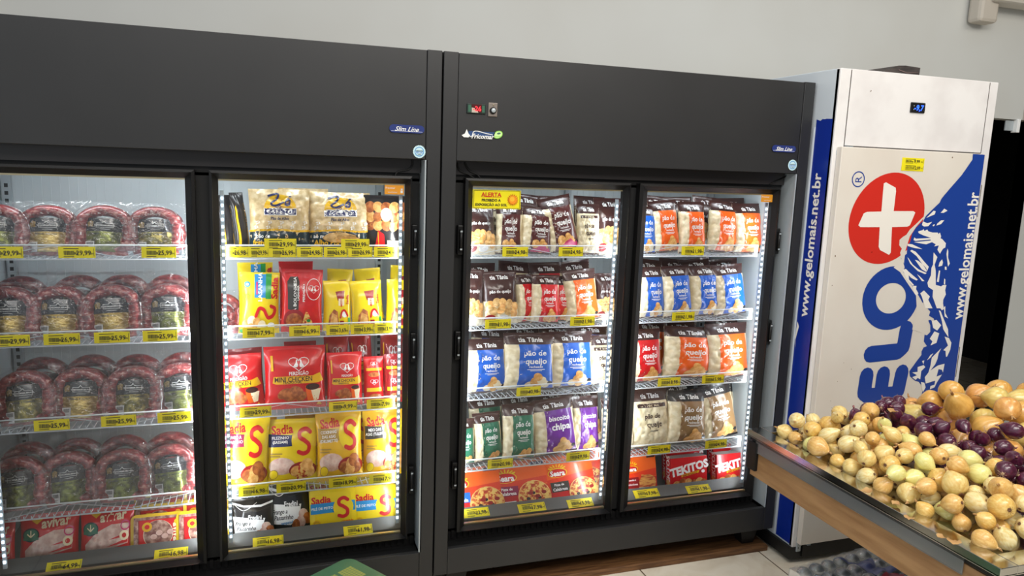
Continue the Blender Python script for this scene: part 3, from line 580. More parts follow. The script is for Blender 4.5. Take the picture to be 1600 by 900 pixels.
mb = MB().lathe([(r, 0), (r, .008), (r*.9, .014), (r*.5, .019), (.004, .021)], BLACKS, (0, 0, 0), 24); mb.obj('round_lid', loc=((a[0]+b[0])/2, .02, zt_), label='small round black lid on top of the white ice freezer', category='lid')
# unit on the wall, top right
a = at(1531, 33, .70); b = at(1560, 33, .70); c = at(1570, 2, .66)
mb = MB().bbox(a[0], b[0], .70, .79, a[2], a[2]+.25, mat('grey_beige_plastic', (186, 178, 166), .6), .02).bbox(a[0]+.06, b[0]+.35, .66, .79, c[2], c[2]+.3, mat('beige_white_plastic', (200, 194, 184), .5), .02)
mb.obj('wall_fan_unit', label='beige plastic unit fixed high on the wall at the top right', category='wall unit')
# storeroom shelf seen through the opening
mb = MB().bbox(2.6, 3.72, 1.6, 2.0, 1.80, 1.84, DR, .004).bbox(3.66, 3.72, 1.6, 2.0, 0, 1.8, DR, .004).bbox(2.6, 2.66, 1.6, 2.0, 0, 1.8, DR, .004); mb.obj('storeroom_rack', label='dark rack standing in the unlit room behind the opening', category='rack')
a = at(1590, 194, .8); mb = MB().bbox(a[0]-.075, a[0]-.012, .815, .825, a[2]-.04, a[2]+.02, ALU, .002).bbox(a[0]-.012, a[0]+.012, .79, .83, a[2]-.05, a[2]+.03, WHITE, .003)
mb.obj('door_closer_bracket', label='small metal bracket at the top right of the dark opening', category='bracket')
# wood plank under the right freezer
WOODP = mat('old_plank_wood', (120, 82, 48), .6, rgb2=(92, 60, 34), scale=6, stretch=(1.5, 14, 14), bump=.2)
mb = MB().bbox(.10, 1.545, .0, .13, 0, .028, WOODP, .004); mb.obj('wood_plank', label='long brown wooden plank on the floor under the right freezer', category='plank')
# ------------------------------------------------------------------ produce stand
SX, SY0, SY1, SZ = 1.000, -1.452, -.498, .80
S = empty('produce_stand', (1.75, -.975, 0), 'produce stand with a mirror steel tray and wood-look side panel', 'stand')
OAK = mat('oak_laminate', (168, 130, 88), .5, rgb2=(140, 102, 64), scale=3.5, lo=.35, hi=.7, stretch=(9, 1.3, 12), bump=.05, detail=6)
sp = lambda mb, n, **kw: mb.obj(n, S, loc=(-1.75, .975, 0), **kw)
X1 = 2.5
mb = MB().bbox(SX, X1, SY0, SY1, SZ-.022, SZ-.018, CHROME, .001)
mb.bbox(SX, SX+.055, SY0, SY1, SZ-.024, SZ, CHROME, .0012); mb.bbox(SX+.0555, X1, SY0, SY0+.055, SZ-.024, SZ, CHROME, .0012); mb.bbox(SX+.0555, X1, SY1-.055, SY1, SZ-.024, SZ, CHROME, .0012); 
sp(mb, 'steel_tray')
sp(MB().bbox(SX+.012, X1-.012, SY0+.012, SY1-.012, SZ-.04, SZ-.025, BLACKS, .002).bbox(SX+.02, SX+.06, SY0+.02, SY0+.06, .66, SZ-.04, BLACKS, .002).bbox(SX+.004, SX+.05, SY1-.05, SY1-.004, .66, SZ-.04, BLACKS, .002), 'support_frame')
sp(MB().bbox(SX+.016, SX+.034, SY0+.03, SY1-.012, .635, .755, OAK, .002), 'side_panel', label='wood-look side panel')
sp(MB().bbox(SX+.034, X1-.034, SY0+.03, SY0+.048, .635, .755, OAK, .002), 'side_panel'); sp(MB().bbox(SX+.034, X1-.034, SY1-.03, SY1-.012, .635, .755, OAK, .002), 'side_panel')
sp(MB().bbox(SX+.008, SX+.012, SY0+.1, SY1-.04, .727, .772, film('acrylic', .12, .15, tint=(225, 225, 225), diffuse=.35), .001), 'price_channel', label='clear acrylic price channel')
sp(MB().bbox(1.9, 2.3, -1.2, -.75, 0.0, .76, BLACKS, .01), 'pedestal')
# ------------------------------------------------------------------ packaged goods
M_ = {}
def pm(n, rgb, rough=.30, coat=.35, **kw): return mat(n, rgb, rough, coat=coat, **kw)
SY_ = pm('print_yellow', (238, 208, 20)); SYD = pm('print_deep_yellow', (228, 178, 20)); PR = pm('print_red', (205, 22, 28)); PRD = pm('print_dark_red', (150, 18, 24)); PB = pm('print_blue', (22, 95, 200))
PBR = pm('print_brown', (62, 34, 30)); PMR = pm('print_maroon', (84, 34, 32)); PDB = pm('print_near_black', (34, 30, 30)); PNV = pm('print_navy', (24, 34, 88)); POR = pm('print_orange', (238, 98, 22)); PGR = pm('print_green', (40, 112, 84)); PVI = pm('print_violet', (104, 34, 140))
PW = pm('print_white', (242, 242, 240)); PTAN = pm('print_tan', (140, 108, 70)); PMA = pm('print_magenta', (140, 16, 70)); PCY = pm('print_sky_blue', (40, 140, 205)); PTEAL = pm('print_dark_teal', (18, 44, 54)); GARL = pm('garlic_bread', (196, 168, 118), .35, .5, rgb2=(222, 200, 156), scale=40); PCR = pm('print_cream', (240, 226, 190)); PKHAKI = pm('print_khaki', (176, 140, 60)); PGY = pm('print_charcoal', (58, 54, 50)); PPK = pm('print_pink', (205, 40, 110)); PG2 = pm('print_grass', (30, 150, 60))
DOUGH = pm('cream_dough', (224, 208, 168), .35, .6, rgb2=(240, 228, 196), scale=40); DOUGHD = pm('dough_gap', (120, 98, 66), .5, .5)
BAKED = pm('baked_golden', (214, 152, 76), .4, .4, rgb2=(240, 192, 120), scale=55); CHIPA = pm('baked_tan', (196, 150, 86), .4, .3, rgb2=(222, 184, 122), scale=50)
MEAT = pm('mince_red', (120, 22, 28), .32, .7, rgb2=(168, 44, 46), rgb3=(226, 160, 146), scale=46, lo=.40, hi=.56, detail=5, stretch=(1, 1, 1.4), bump=.3)
RAWC = pm('raw_chicken', (206, 164, 150), .35, .8, rgb2=(232, 206, 192), scale=25, rgb3=(214, 130, 120)); FRIED = pm('fried_brown', (150, 76, 34), .4, .4, rgb2=(196, 116, 56), scale=60, detail=5)
PIZZA = pm('pizza_topping', (232, 196, 110), .4, .3, rgb2=(214, 118, 50), rgb3=(176, 40, 26), scale=70, lo=.45, hi=.52, detail=4); LASA = pm('lasagne_layers', (222, 160, 78), .4, .3, rgb2=(178, 62, 28), scale=30, stretch=(1, 1, 5), lo=.4, hi=.6)
GOLDF = mat('gold_foil', (176, 146, 56), .22, metal=.55, rgb2=(226, 200, 120), scale=60, stretch=(1, 1, 2.2), lo=.46, hi=.6, detail=4, bump=.7); GREENF = mat('green_foil', (84, 88, 30), .24, metal=.5, rgb2=(140, 148, 60), scale=45, lo=.42, hi=.62, bump=.6, detail=4); OLIVEF = mat('olive_foil', (110, 104, 40), .24, metal=.5, rgb2=(190, 172, 84), scale=50, lo=.46, hi=.64, bump=.6, detail=4)
LABK = pm('label_black', (20, 20, 26), .25, .6); VAC = film('vacuum_film', .07, .14, bump=1.0, scale=34, fres=1.4, diffuse=.2); VAC2 = film('clear_bag_film', .05, .16, bump=.9, scale=30, fres=1.4)
TRAYF = pm('tray_film_yellow', (236, 196, 22), .25, .6); BEEFT = pm('gizzard_meat', (122, 70, 62), .3, .8, rgb2=(176, 138, 120), scale=60, rgb3=(214, 186, 170), bump=.3)

def bag_surface(w, h, t, seed, wr=1.0, lumps=None, lumpr=.016):
    rnd = random.Random(seed); off = Vector((rnd.uniform(0, 50), rnd.uniform(0, 50), 0)); sag = rnd.uniform(.38, .5)
    fold = [(rnd.uniform(-.45, .45)*w, rnd.uniform(-.6, .6), rnd.uniform(.6, 1)) for _ in range(5)]
    def height(x, z):
        u = min(1, abs(2*x/w)); v = min(1, max(0, z/h)); e = max(0, 1-u**2.6)**.5; q = max(0, min(1, (v-.03)/.24)); q2 = max(0, min(1, (.955-v)/.34)); g = (math.sin(q*math.pi/2))*(math.sin(q2*math.pi/2)); b = .5*t*e*g
        n = noise.noise(Vector((x*18, z*18, 0))+off)*.0035*wr+noise.noise(Vector((x*50, z*34, 5))+off)*.0013*wr
        n += sum(a*.0026*wr*math.exp(-(((x-fx)-(z-h)*sl)/.006)**2)*max(0, v-.35) for fx, sl, a in fold)
        b += n*(.35+.65*g)
        if lumps:
            m_ = 9
            for (lx, lz, r) in lumps:
                d2 = ((x-lx)**2+(z-lz)**2)/r**2
                if d2 < 1: b += .0075*math.sqrt(1-d2)
        return b
    def surf(x, z, o):
        yb = height(x, z); pinch = 1-.05*math.sin(math.pi*min(1, max(0, z/h)))
        return (x*pinch, -yb-o, z)
    return surf, height
def inset_edge(w, h, n): return None
def bagmesh(name, w, h, t, base, items, seed=1, back=None, wr=1.0, lumps=None, nx=26, nz=34, band=None, zig=True):
    """filled flexible bag: seam along both ends, printed front"""
    if name in bpy.data.meshes: return bpy.data.meshes[name]
    surf, H_ = bag_surface(w, h, t, seed, wr, lumps); mb = MB(); back = back or base
    xs = np.linspace(-w/2, w/2, nx+1); zs = np.linspace(0, h, nz+1); F_ = []; B_ = []
    for z in zs:
        for x in xs: F_.append(surf(x, z, 0))
    for z in zs:
        for x in xs: p = surf(x, z, 0); B_.append((p[0], max(.0005, -p[1]*.75+.0005), z))
    fs = []; 
    for i in range(nz):
        for j in range(nx): a = i*(nx+1)+j; fs.append((a, a+1, a+nx+2, a+nx+1))
    mb.add(F_, fs, base, True); mb.add(B_, [f[::-1] for f in fs], back, True)
    o = len(F_)
    vs = F_+B_; rim = [j for j in range(nx+1)]+[i*(nx+1)+nx for i in range(1, nz+1)]+[nz*(nx+1)+j for j in range(nx-1, -1, -1)]+[i*(nx+1) for i in range(nz-1, 0, -1)]
    mb.add([F_[i] for i in rim]+[B_[i] for i in rim], [(i, len(rim)+i, len(rim)+(i+1) % len(rim), (i+1) % len(rim)) for i in range(len(rim))], base)
    decorate(mb, items, w, h, surf)
    return mb.mesh(name)
def lump_field(w, h, x0, x1, z0, z1, r, seed):
    rnd = random.Random(seed); L = []; nz = int((z1-z0)*h/(r*1.65)); nxx = max(1, int((x1-x0)*w/(r*1.7)))
    for i in range(nz+1):
        for j in range(nxx+1): L.append((((x0-.5)*w+(j+.5*(i % 2))*r*1.7+rnd.uniform(-.2, .2)*r), z0*h+i*r*1.6+rnd.uniform(-.25, .25)*r, r*rnd.uniform(.85, 1.1)))
    return L
def crowd(m, pts, ru, hw, dark=None):
    """photo-like cluster of rounded food pieces"""
    return [('e', m if k % 2 == 0 or not dark else dark, u, v, ru*(1-.08*(k % 3)), ru*(.8+.07*(k % 3)), 20*(k % 4)) for k, (u, v) in enumerate(pts)]
BIRD = [(0, .05), (.08, 0), (.3, -.02), (.42, .02), (.62, .05), (.5, .12), (.4, .24), (.3, .3), (.24, .42), (.22, .55), (.15, .62), (.06, .62), (-.03, .55), (.04, .53), (.08, .45), (.06, .33), (-.02, .2), (-.02, .1)]
def birds(u, v, s, asp, flip=1, m=None):
    m = m or PW; its = []
    for sg in (-1, 1): its.append(('p', m, [(u+sg*s*(.1+x*.75), v+s*asp*(z-.25)) for x, z in BIRD]))
    hp = [(u+s*.95*math.sin(t)**3*1.05, v+s*asp*(.05+.62*(13*math.cos(t)-5*math.cos(2*t)-2*math.cos(3*t)-math.cos(4*t))/16)) for t in [2*math.pi*k/26 for k in range(27)]]
    its.append(('s', m, hp, s*.055)); return its
def swirlS(u, v, s, asp, m, wd=.075):
    P_ = [(.5, .75), (.1, 1.0), (-.4, .8), (-.42, .35), (.0, .08), (.42, -.3), (.38, -.8), (-.05, -1.0), (-.5, -.85)]
    return [('c', m, [(u+s*x*.62, v+s*asp*y*.62) for x, y in P_], wd)]
def tania(kind, w, h):
    a = w/h
    hdr = PDB if kind in ('black',) else PBR
    col = {'blue': PB, 'orange': POR, 'red': PR, 'green': PGR, 'violet': PVI, 'brown': PTAN, 'black': PTAN, 'cream': None, 'grilled': PBR, 'maroon': PMR}[kind]
    it = []; it.append(('r', hdr, .0, .80, 1, 1)); it.append(('r', hdr, .0, 0, 1, .035))
    if kind == 'cream':
        it += [('r', PBR, .12, .70, .9, .76), ('t', PCR, 'TRADICIONAL', .5, .73, .045), ('t', PBR, 'pão de', .5, .56, .115, 0, .02), ('t', PBR, 'queijo', .56, .42, .125, 0, .025), ('t', PBR, 'coquetel', .55, .31, .05)]
    else:
        x0 = .24; it.append(('p', col, [(x0, .035), (.98, .035), (.92, .80), (x0+.02, .80)]))
        if kind == 'violet': it += [('t', PW, 'biscoito', .6, .66, .12, 0, .018), ('t', PW, 'chipa', .62, .51, .16, 0, .03)]
        else: it += [('t', PW, 'pão de', .58, .66, .125, 0, .022), ('t', PW, 'queijo', .60, .52, .135, 0, .026), ('t', PW, 'recheado', .6, .42, .055), ('r', PW, .42, .365, .78, .375), ('r', PW, .48, .345, .72, .353)]
        fm = BAKED if kind != 'violet' else CHIPA
        pts = [(.5, .10), (.66, .09), (.8, .11), (.58, .17), (.72, .18), (.64, .24)] if kind != 'green' else [(.55, .08), (.68, .12), (.78, .16), (.6, .14)]
        it += crowd(PCR if kind == 'blue' else fm, pts, .105, 0, fm)
        it += [('e', PDB, .9, .13, .055, .045)]
    if kind == 'maroon': it += [('p', PPK, [(.3, .04), (.6, .04), (.9, .14), (.95, .04), (.7, .2), (.4, .12)]), ('e', BAKED, .42, .2, .13, .12)]
    if kind == 'grilled': it = [('r', PBR, 0, .8, 1, 1), ('p', PBR, [(0, .45), (1, .40), (1, .8), (0, .8)]), ('t', PW, 'pão de queijo', .5, .62, .08)]+crowd(BAKED, [(.2, .38), (.38, .42), (.55, .41), (.72, .38), (.88, .33), (.28, .26), (.48, .28), (.68, .25), (.84, .2)], .125, 0, CHIPA)+[('e', PRD, .2, .12, .15, .1), ('e', PW, .55, .12, .15, .09)]
    it += [('t', PW, 'tia Tânia', .5, .885, .105, 0, .028)]
    return it
def tania_mesh(kind, w, h, seed):
    k = 'tania_%s_%d' % (kind, seed)
    L = lump_field(w, h, .02, .26 if kind not in ('cream', 'grilled') else .98, .08, .76 if kind != 'grilled' else .34, .021, seed)
    return bagmesh(k, w, h, .062, DOUGH, tania(kind, w, h), seed, back=PBR if kind != 'cream' else DOUGH, lumps=L, nx=40, nz=52, wr=1.1)
def generic(name, w, h, t, base, items, seed, **kw): return bagmesh(name, w, h, t, base, items, seed, **kw)

# --- printed designs in bag units
def d_lasagna(a): return [('r', PCY, .38, .58, .66, .97), ('r', PG2, .66, .56, .80, .98), ('t', PW, 'LASANHA', .52, .76, .10, 90, .03), ('r', PPK, .42, .63, .46, .84), ('t', PR, 'Sadia', .88, .74, .16, 90, .04), ('e', PCY, .2, .80, .075, .06), ('e', PW, .2, .80, .04, .03), ('o', PG2, .2, .6, .06, .06, .01)]+[('c', PR, [(.42, .27), (.5, .40), (.62, .38), (.68, .30), (.74, .25), (.86, .30), (.9, .40), (.8, .44)], .075)]+crowd(BAKED, [(.2, .15), (.32, .2), (.45, .17), (.56, .12), (.3, .08)], .12, 0, PCR)+[('e', PG2, .15, .04, .12, .05), ('e', PW, .8, .12, .09, .07), ('e', PCY, .66, .07, .06, .04)]
def d_perd_pizza(a): return [('p', PGY, [(.14, .36), (.4, .3), (.42, .8), (.38, .88), (.2, .88), (.12, .8)]), ('t', PW, 'À BOLONHESA', .31, .60, .075, 90, .02), ('t', PW, 'LASANHA', .39, .62, .05, 90, .02), ('t', PW, 'PERDIGÃO', .53, .62, .055, 90)]+[('e', PRD, .3, .2, .26, .2), ('e', FRIED, .3, .18, .2, .15), ('p', PIZZA, [(.6, .36), (.46, .04), (.84, .04)]), ('e', PG2, .66, .18, .05, .03)]+birds(.78, .68, .14, a)+[('o', PW, .78, .68, .19, .22, .012)]
def d_toast(a): return [('p', PRD, [(.42, .78), (.75, .80), (.72, .60), (.5, .6)]), ('r', PCR, .53, .5, .74, .64), ('t', PR, 'MISTO', .63, .57, .07, 90), ('t', PR, 'Sadia', .85, .62, .10, 90), ('e', PW, .75, .33, .1, .1), ('c', PR, [(.6, .26), (.66, .38), (.76, .4), (.86, .3)], .06), ('p', FRIED, [(.16, .05), (.56, .05), (.5, .38), (.36, .43), (.2, .3)]), ('p', BAKED, [(.2, .05), (.52, .05), (.48, .3), (.3, .36)]), ('r', PRD, .58, .06, .72, .2), ('r', PG2, .88, .12, .95, .26)]
def d_chicken(a, small=False): return birds(.56, .72, .17 if not small else .2, a)+[('t', PW, 'PERDIGÃO', .56, .575, .05), ('p', SYD, [(.12, .43), (.14, .53), (.8, .53), (.92, .57), (.98, .44), (.88, .41), (.18, .41)]), ('t', PBR, 'MINI CHICKEN', .47, .485, .07, 0, .02), ('t', PBR, 'TRADICIONAL', .45, .435, .035)]+[('e', FRIED, .32, .26, .12, .07, 20), ('e', FRIED, .52, .28, .12, .08, -15), ('e', FRIED, .42, .2, .12, .06, 5), ('e', FRIED, .6, .2, .1, .06, 30)]+[('p', POR, [(.66, .37), (.9, .34), (.86, .12), (.7, .12)]), ('p', PCR, [(.76, .3), (.93, .32), (.88, .14), (.8, .12)]), ('e', PBR, .79, .35, .12, .045), ('r', SYD, .1, .62, .14, .86), ('p', SYD, [(.84, .05), (.93, .05), (.885, .12)])]
def d_chick_slim(a): return birds(.5, .84, .16, a)+[('r', SYD, .1, .70, .9, .76), ('e', FRIED, .5, .62, .3, .1)]+birds(.5, .46, .2, a)+[('r', SYD, .12, .26, .88, .34), ('e', FRIED, .55, .14, .32, .14)]
def d_sadia(col, words, a, food): 
    its = [('t', PR, 'Sadia', .3, .85, .15, 4, .03), ('p', col, [(.03, .58), (.6, .60), (.56, .76), (.03, .78)]), ('e', SY_, .74, .68, .26, .27)]
    for k, wd in enumerate(words): its.append(('t', PW, wd, .26, .725-.062*k, .05, 2, .02))
    its += swirlS(.74, .66, .36, a*.95, PR)+[('r', PKHAKI, .06, .47, .3, .49), ('r', PKHAKI, .06, .43, .26, .45)]
    its += [('e', RAWC, .3, .29, .26, .15)]+[('e', PRD, .72, .22, .28, .15)]+crowd(FRIED if food else BAKED, [(.6, .2), (.74, .25), (.84, .2), (.7, .14), (.8, .3)], .13, 0, BAKED if food else PIZZA)+[('e', SY_, .14, .16, .09, .09), ('o', PKHAKI, .14, .16, .09, .09, .012), ('r', SYD, .3, .06, .6, .075)]
    return its
def d_ze(txt, a): return [('r', PTEAL, 0, 0, 1, .37), ('c', SYD, [(0, .37), (.25, .385), (.5, .39), (.8, .37), (1, .38)], .03), ('p', SYD, [(.24+.27*(1-math.cos(math.pi*k/16)), .70+.22*math.sin(math.pi*k/16)) for k in range(17)]), ('r', PW, .235, .605, .785, .715), ('r', PNV, .245, .615, .775, .705), ('t', PW, 'E S P E T O', .51, .66, .06, 0, .015), ('c', PNV, [(.32, .90), (.47, .93), (.46, .86), (.36, .78), (.43, .75), (.56, .80)], .03), ('t', PNV, 'é', .64, .83, .16, 0, .03, .3), ('t', PNV, 'do', .48, .745, .07), ('t', PNV, 'Pão de Alho', .5, .56, .045), ('t', PW, txt[0], .22, .30, .06, 0, .02), ('t', SYD, txt[1], .32, .20, .085, 0, .03)]+[('t', PW, 'Zé', .1+.2*k+.03*(j % 2), .43+.07*j, .045, 20) for j in range(2) for k in range(5)]
def d_ze_food(a): return d_ze(('ao molho', 'Alho Poró'), a)+[('e', CHIPA, .45, .27, .24, .07), ('e', BAKED, .62, .24, .2, .06)]+[('c', CHIPA, [(.3, .33-.03*k), (.5, .35-.03*k), (.75, .3-.03*k)], .02) for k in range(4)]+[('e', SYD, .1, .1, .09, .07), ('e', SYD, .88, .1, .09, .08)]
def d_fredini(a): return [('p', PW, [(.04, .94), (.3, .84), (.7, .82), (.97, .9), (.97, .85), (.7, .77), (.3, .79), (.04, .88)]), ('p', PW, [(.04, .60), (.5, .52), (.8, .5), (.72, .25), (.5, .12), (.1, .2)]), ('p', PDB, [(.36, .62), (.72, .58), (.76, .46), (.42, .5)]), ('t', PW, 'Fredini', .56, .54, .085, -3, .03), ('t', PDB, 'Frango a', .28, .42, .075, -3, .02, .3), ('t', PDB, 'Passarinho', .36, .30, .075, -3, .02, .3), ('t', PCY, 'temperado', .44, .185, .05)]+crowd(RAWC, [(.82, .3), (.9, .2), (.75, .16), (.62, .1)], .11, 0, FRIED)+[('c', PW, [(.05, .92), (.3, .72), (.6, .88)], .012), ('c', PGY, [(.4, .74), (.6, .68), (.9, .76)], .012)]
def d_avivar_red(a): return [('t', PCR, 'avivar', .62, .83, .15, 4, .035), ('p', SYD, [(.2, .88), (.3, .8), (.36, .86), (.4, .9), (.28, .9)]), ('p', RAWC, [(.12, .08), (.9, .26), (.94, .66), (.6, .66), (.3, .52), (.1, .3)]), ('e', PTEAL, .2, .6, .15, .11), ('e', PGR, .2, .6, .13, .09), ('s', PCR, [(.14, .62), (.2, .56), (.26, .62)], .02), ('s', PCR, [(.2, .68), (.2, .56)], .02), ('r', PGR, .06, .50, .34, .55)]+[('p', PR, [(.9, .4), (.55, .36), (.9, .48)]), ('p', PR, [(.9, .28), (.5, .22), (.9, .36)]), ('o', PPK, .86, .62, .09, .08, .02), ('e', PCR, .84, .42, .085, .08), ('e', PR, .84, .42, .04, .04), ('e', PPK, .72, .12, .09, .06), ('r', PPK, .05, .02, .95, .07)]
def d_avivar_tray(a): return [('r', BEEFT, .06, .08, .94, .93), ('r', PRD, .14, .16, .94, .86), ('r', PR, .16, .17, .93, .85), ('o', PCR, .5, .48, .27, .27, .02), ('e', BEEFT, .5, .48, .26, .27), ('t', PCR, 'avivar', .84, .45, .13, -90, .03), ('e', SYD, .3, .68, .09, .09), ('e', PR, .3, .68, .045, .045), ('e', SYD, .84, .76, .05, .05), ('r', PW, .68, .17, .9, .2)]+[('e', RAWC, .42+.1*k, .42+.09*(k % 2), .06, .05) for k in range(4)]
def d_sadia_tray(a): return [('t', PR, 'Sadia', .25, .74, .15, 0, .03), ('r', PCY, .02, .42, .98, .66), ('t', PW, 'FILÉ DE PEITO', .27, .54, .055, 0, .02), ('e', SY_, .72, .52, .22, .22)]+swirlS(.72, .52, .32, a, PR)+[('e', SYD, .14, .18, .09, .09), ('o', PKHAKI, .14, .18, .06, .06, .01), ('r', RAWC, .1, .02, .9, .1), ('t', PR, 'congelado', .8, .2, .045)]
def d_seara(words, col, a, food, part=0): 
    its = [('r', PR, 0, 0, 1, .42), ('r', POR, 0, .42, 1, 1), ('p', mat('print_red_orange', (222, 56, 22), .3, coat=.3), [(0, .3), (1, .45), (1, .62), (0, .5)])]
    for k in range(7): t = R(25+130*k/6); its.append(('s', SY_, [(.26+.13*math.cos(t), .70+.13/a*math.sin(t)*.62), (.26+.19*math.cos(t), .70+.19/a*math.sin(t)*.66)], .022))
    its += [('e', SY_, .26, .64, .2, .09), ('e', PR, .26, .635, .185, .08), ('t', PW, 'Seara', .26, .635, .10, 0, .035), ('p', col, [(.08, .44), (.46, .44), (.46, .22), (.1, .22)]), ('t', PW, words[0], .26, .38, .045), ('t', PW, words[1], .27, .28, .055, 0, .02), ('r', PW, .1, .06, .4, .1)]
    if food: its += [('e', LASA, .72, .3, .25, .2), ('p', LASA, [(.42, .1), (.95, .08), (.9, .4), (.55, .5)]), ('p', PCR, [(.45, .16), (.93, .14), (.93, .18), (.45, .2)])]
    else: its += [('e', BAKED, .74, .16, .30, .27), ('e', PIZZA, .74, .17, .28, .25)]+[('e', PDB, .62+.1*k, .12+.12*(k % 2), .035, .025) for k in range(3)]+[('e', PRD, .67+.12*k, .24-.08*(k % 2), .045, .03) for k in range(3)]
    its += [('r', PNV if not food else PBR, .72, .88, .96, .96)]; return its
def d_tekitos(a): return [('t', PW, 'TEKITOS', .5, .66, .20, 10, .05), ('p', SYD, [(.28, .38), (.76, .48), (.78, .56), (.28, .46)]), ('t', PRD, 'EMPANADO', .52, .465, .055, 9)]+crowd(BAKED, [(.16, .16), (.32, .22), (.48, .2), (.62, .14), (.78, .2), (.9, .14), (.4, .08)], .115, 0, FRIED)+[('r', PPK, .02, .0, .98, .03), ('e', PW, .88, .52, .05, .04)]
def d_dark_side(a): return [('p', SYD, [(.1, .0), (.25, .0), (.22, .8), (.12, .75)]), ('t', PKHAKI, 'espeto', .75, .6, .16, 90), ('e', PKHAKI, .8, .25, .1, .2)]
def d_brown_food(a): return [('r', PDB, 0, .0, 1, 1)]+crowd(FRIED, [(.15+.2*(k % 5), .5+.15*(k//5)) for k in range(15)], .14, 0, BAKED)+[('e', PW, .55, .68, .14, .14), ('p', PR, [(.25, .02), (.55, .02), (.5, .35), (.35, .42)]), ('s', SYD, [(.35, .38), (.38, .08)], .02), ('r', PCR, .58, .02, .95, .25)]

def boxmesh(name, w, h, d, base, items, side, top, edge=None):
    if name in bpy.data.meshes: return bpy.data.meshes[name]
    mb = MB().bbox(-w/2, w/2, -d/2, d/2, 0, h, base, .0012, 1); decorate(mb, items, w, h, lambda x, z, o: (x, -d/2-o, z), L=9)
    if top: mb.box(-w/2+.002, w/2-.002, -d/2+.002, d/2-.002, h-.0005, h+.0003, top)
    if side: decorate(mb, side, d, h, lambda x, z, o: (-w/2-o, -x, z), L=9)
    return mb.mesh(name)
def traymesh(name, w, h, d, base, items):
    """rounded-corner foam tray sealed under printed film"""
    if name in bpy.data.meshes: return bpy.data.meshes[name]
    mb = MB(); 
    def rr(ins, r, n=6):
        out = []; 
        for cx, cz, a0 in ((w/2-ins-r, h-ins-r, 0), (-w/2+ins+r, h-ins-r, 90), (-w/2+ins+r, ins+r, 180), (w/2-ins-r, ins+r, 270)):
            for k in range(n+1): t = R(a0+90*k/n); out.append((cx+r*math.cos(t), cz+r*math.sin(t)))
        return out
    rings = [(.014, .014, d/2), (.002, .018, -d/2+.008), (0, .02, -d/2+.006), (0, .02, -d/2), (.006, .016, -d/2-.001), (.02, .012, -d/2-.004)]; vs = []; N_ = 28
    for ins, r, y in rings: vs += [(x, y, z) for x, z in rr(ins, r)]
    fs = [(i*N_+j, i*N_+(j+1) % N_, (i+1)*N_+(j+1) % N_, (i+1)*N_+j) for i in range(len(rings)-1) for j in range(N_)]+[tuple(range(N_-1, -1, -1)), tuple(range(5*N_, 6*N_))]
    mb.add(vs, fs, base, False); decorate(mb, items, w, h, lambda x, z, o: (x, -d/2-.0046-o, z), L=9); return mb.mesh(name)

# --- vacuum packed sausage coils: sausage, printed label, film
def sausage_parts(var, seed):
    k = 'sausage_coil_%d' % seed
    if k not in bpy.data.meshes:
        rnd = random.Random(seed); mb = MB()
        for (r, rt, y, zc) in ((.074, .0235, 0, .118), (.036, .019, .004, .105)):
            pts = []; rr = []
            for i in range(9): pts.append((-r-.004*math.sin(i), y, .024+(zc-.024)*i/9)); rr.append(rt)
            for i in range(19): t = math.pi-math.pi*i/18; pts.append((r*math.cos(t), y, zc+r*.98*math.sin(t))); rr.append(rt)
            for i in range(9): pts.append((r+.004*math.sin(i), y, zc-(zc-.024)*(i+1)/9)); rr.append(rt)
            rr = [q*(1+.06*noise.noise(Vector((i*.35, seed, r*40)))) for i, q in enumerate(rr)]; rr[0] *= .6; rr[-1] *= .6; mb.tube(pts, rr, MEAT, 12)
        mb.tube([(-.07+.14*i/10, 0, .024+.002*math.sin(i*2)) for i in range(11)], .0225, MEAT, 12)
        mb.mesh(k)
    kl = 'sausage_label_%d' % var
    if kl not in bpy.data.meshes:
        W_, H_ = .108, .142; foil = (GOLDF, GREENF, OLIVEF)[var]; mb = MB(); s = lambda x, z, o: (x, -.0285+.018*abs(x/.054)**2.5-o+.0012*math.sin(z*90+x*40), z)
        decorate(mb, [('r', foil, 0, 0, 1, .62), ('r', LABK, 0, .60, 1, 1), ('p', GOLDF, [(.03, .86), (.14, .92), (.22, .88), (.2, .74), (.06, .73)])]+[('s', PW, [(.3, .72), (.3, .84), (.47, .84), (.52, .9), (.57, .84), (.78, .84), (.78, .72), (.3, .72)], .012), ('t', PW, 'TOSCANA BRASIL', .54, .78, .055, 0, .02), ('r', PW, .42, .66, .68, .67), ('t', LABK, ('PERNIL E ALHO', 'LOMBO E BACON', 'PERNIL E LOMBO')[var], .5, .53, .062, 0, .02), ('r', PW, .0, .0, .27, .3)]+[('r', INK, .04+.022*q, .17, .052+.022*q, .27) for q in range(9)]+[('r', INK, .05, .06, .2, .07), ('r', INK, .05, .1, .22, .11)], W_, H_, lambda x, z, o: s(x, z, o), L=.02)
        mb.mesh(kl)
    kf = 'sausage_film_%d' % seed
    if kf not in bpy.data.meshes:
        W_, H_ = .212, .228; mb = MB(); nx, nz = 30, 32; off = Vector((seed*3.1, 0, 7)); vs = []
        for i in range(nz+1):
            for j in range(nx+1):
                x = (j/nx-.5)*W_; z = H_*i/nz; d = math.hypot(x, max(0, z-.118)); e = max(0, min(1, (.112-max(d, abs(x)))/.016)); y = -.0295*e-.001
                y += noise.noise(Vector((x*45, z*45, 0))+off)*.006*(1.15-e)
                jx = 1+.03*noise.noise(Vector((0, z*30, 3))+off); vs.append((x*jx, y, z+.006*noise.noise(Vector((x*30, 9, 3))+off)*(i/nz)))
        mb.add(vs, [(i*(nx+1)+j, i*(nx+1)+j+1, (i+1)*(nx+1)+j+1, (i+1)*(nx+1)+j) for i in range(nz) for j in range(nx)], VAC, True); mb.mesh(kf)
    return k, kl, kf
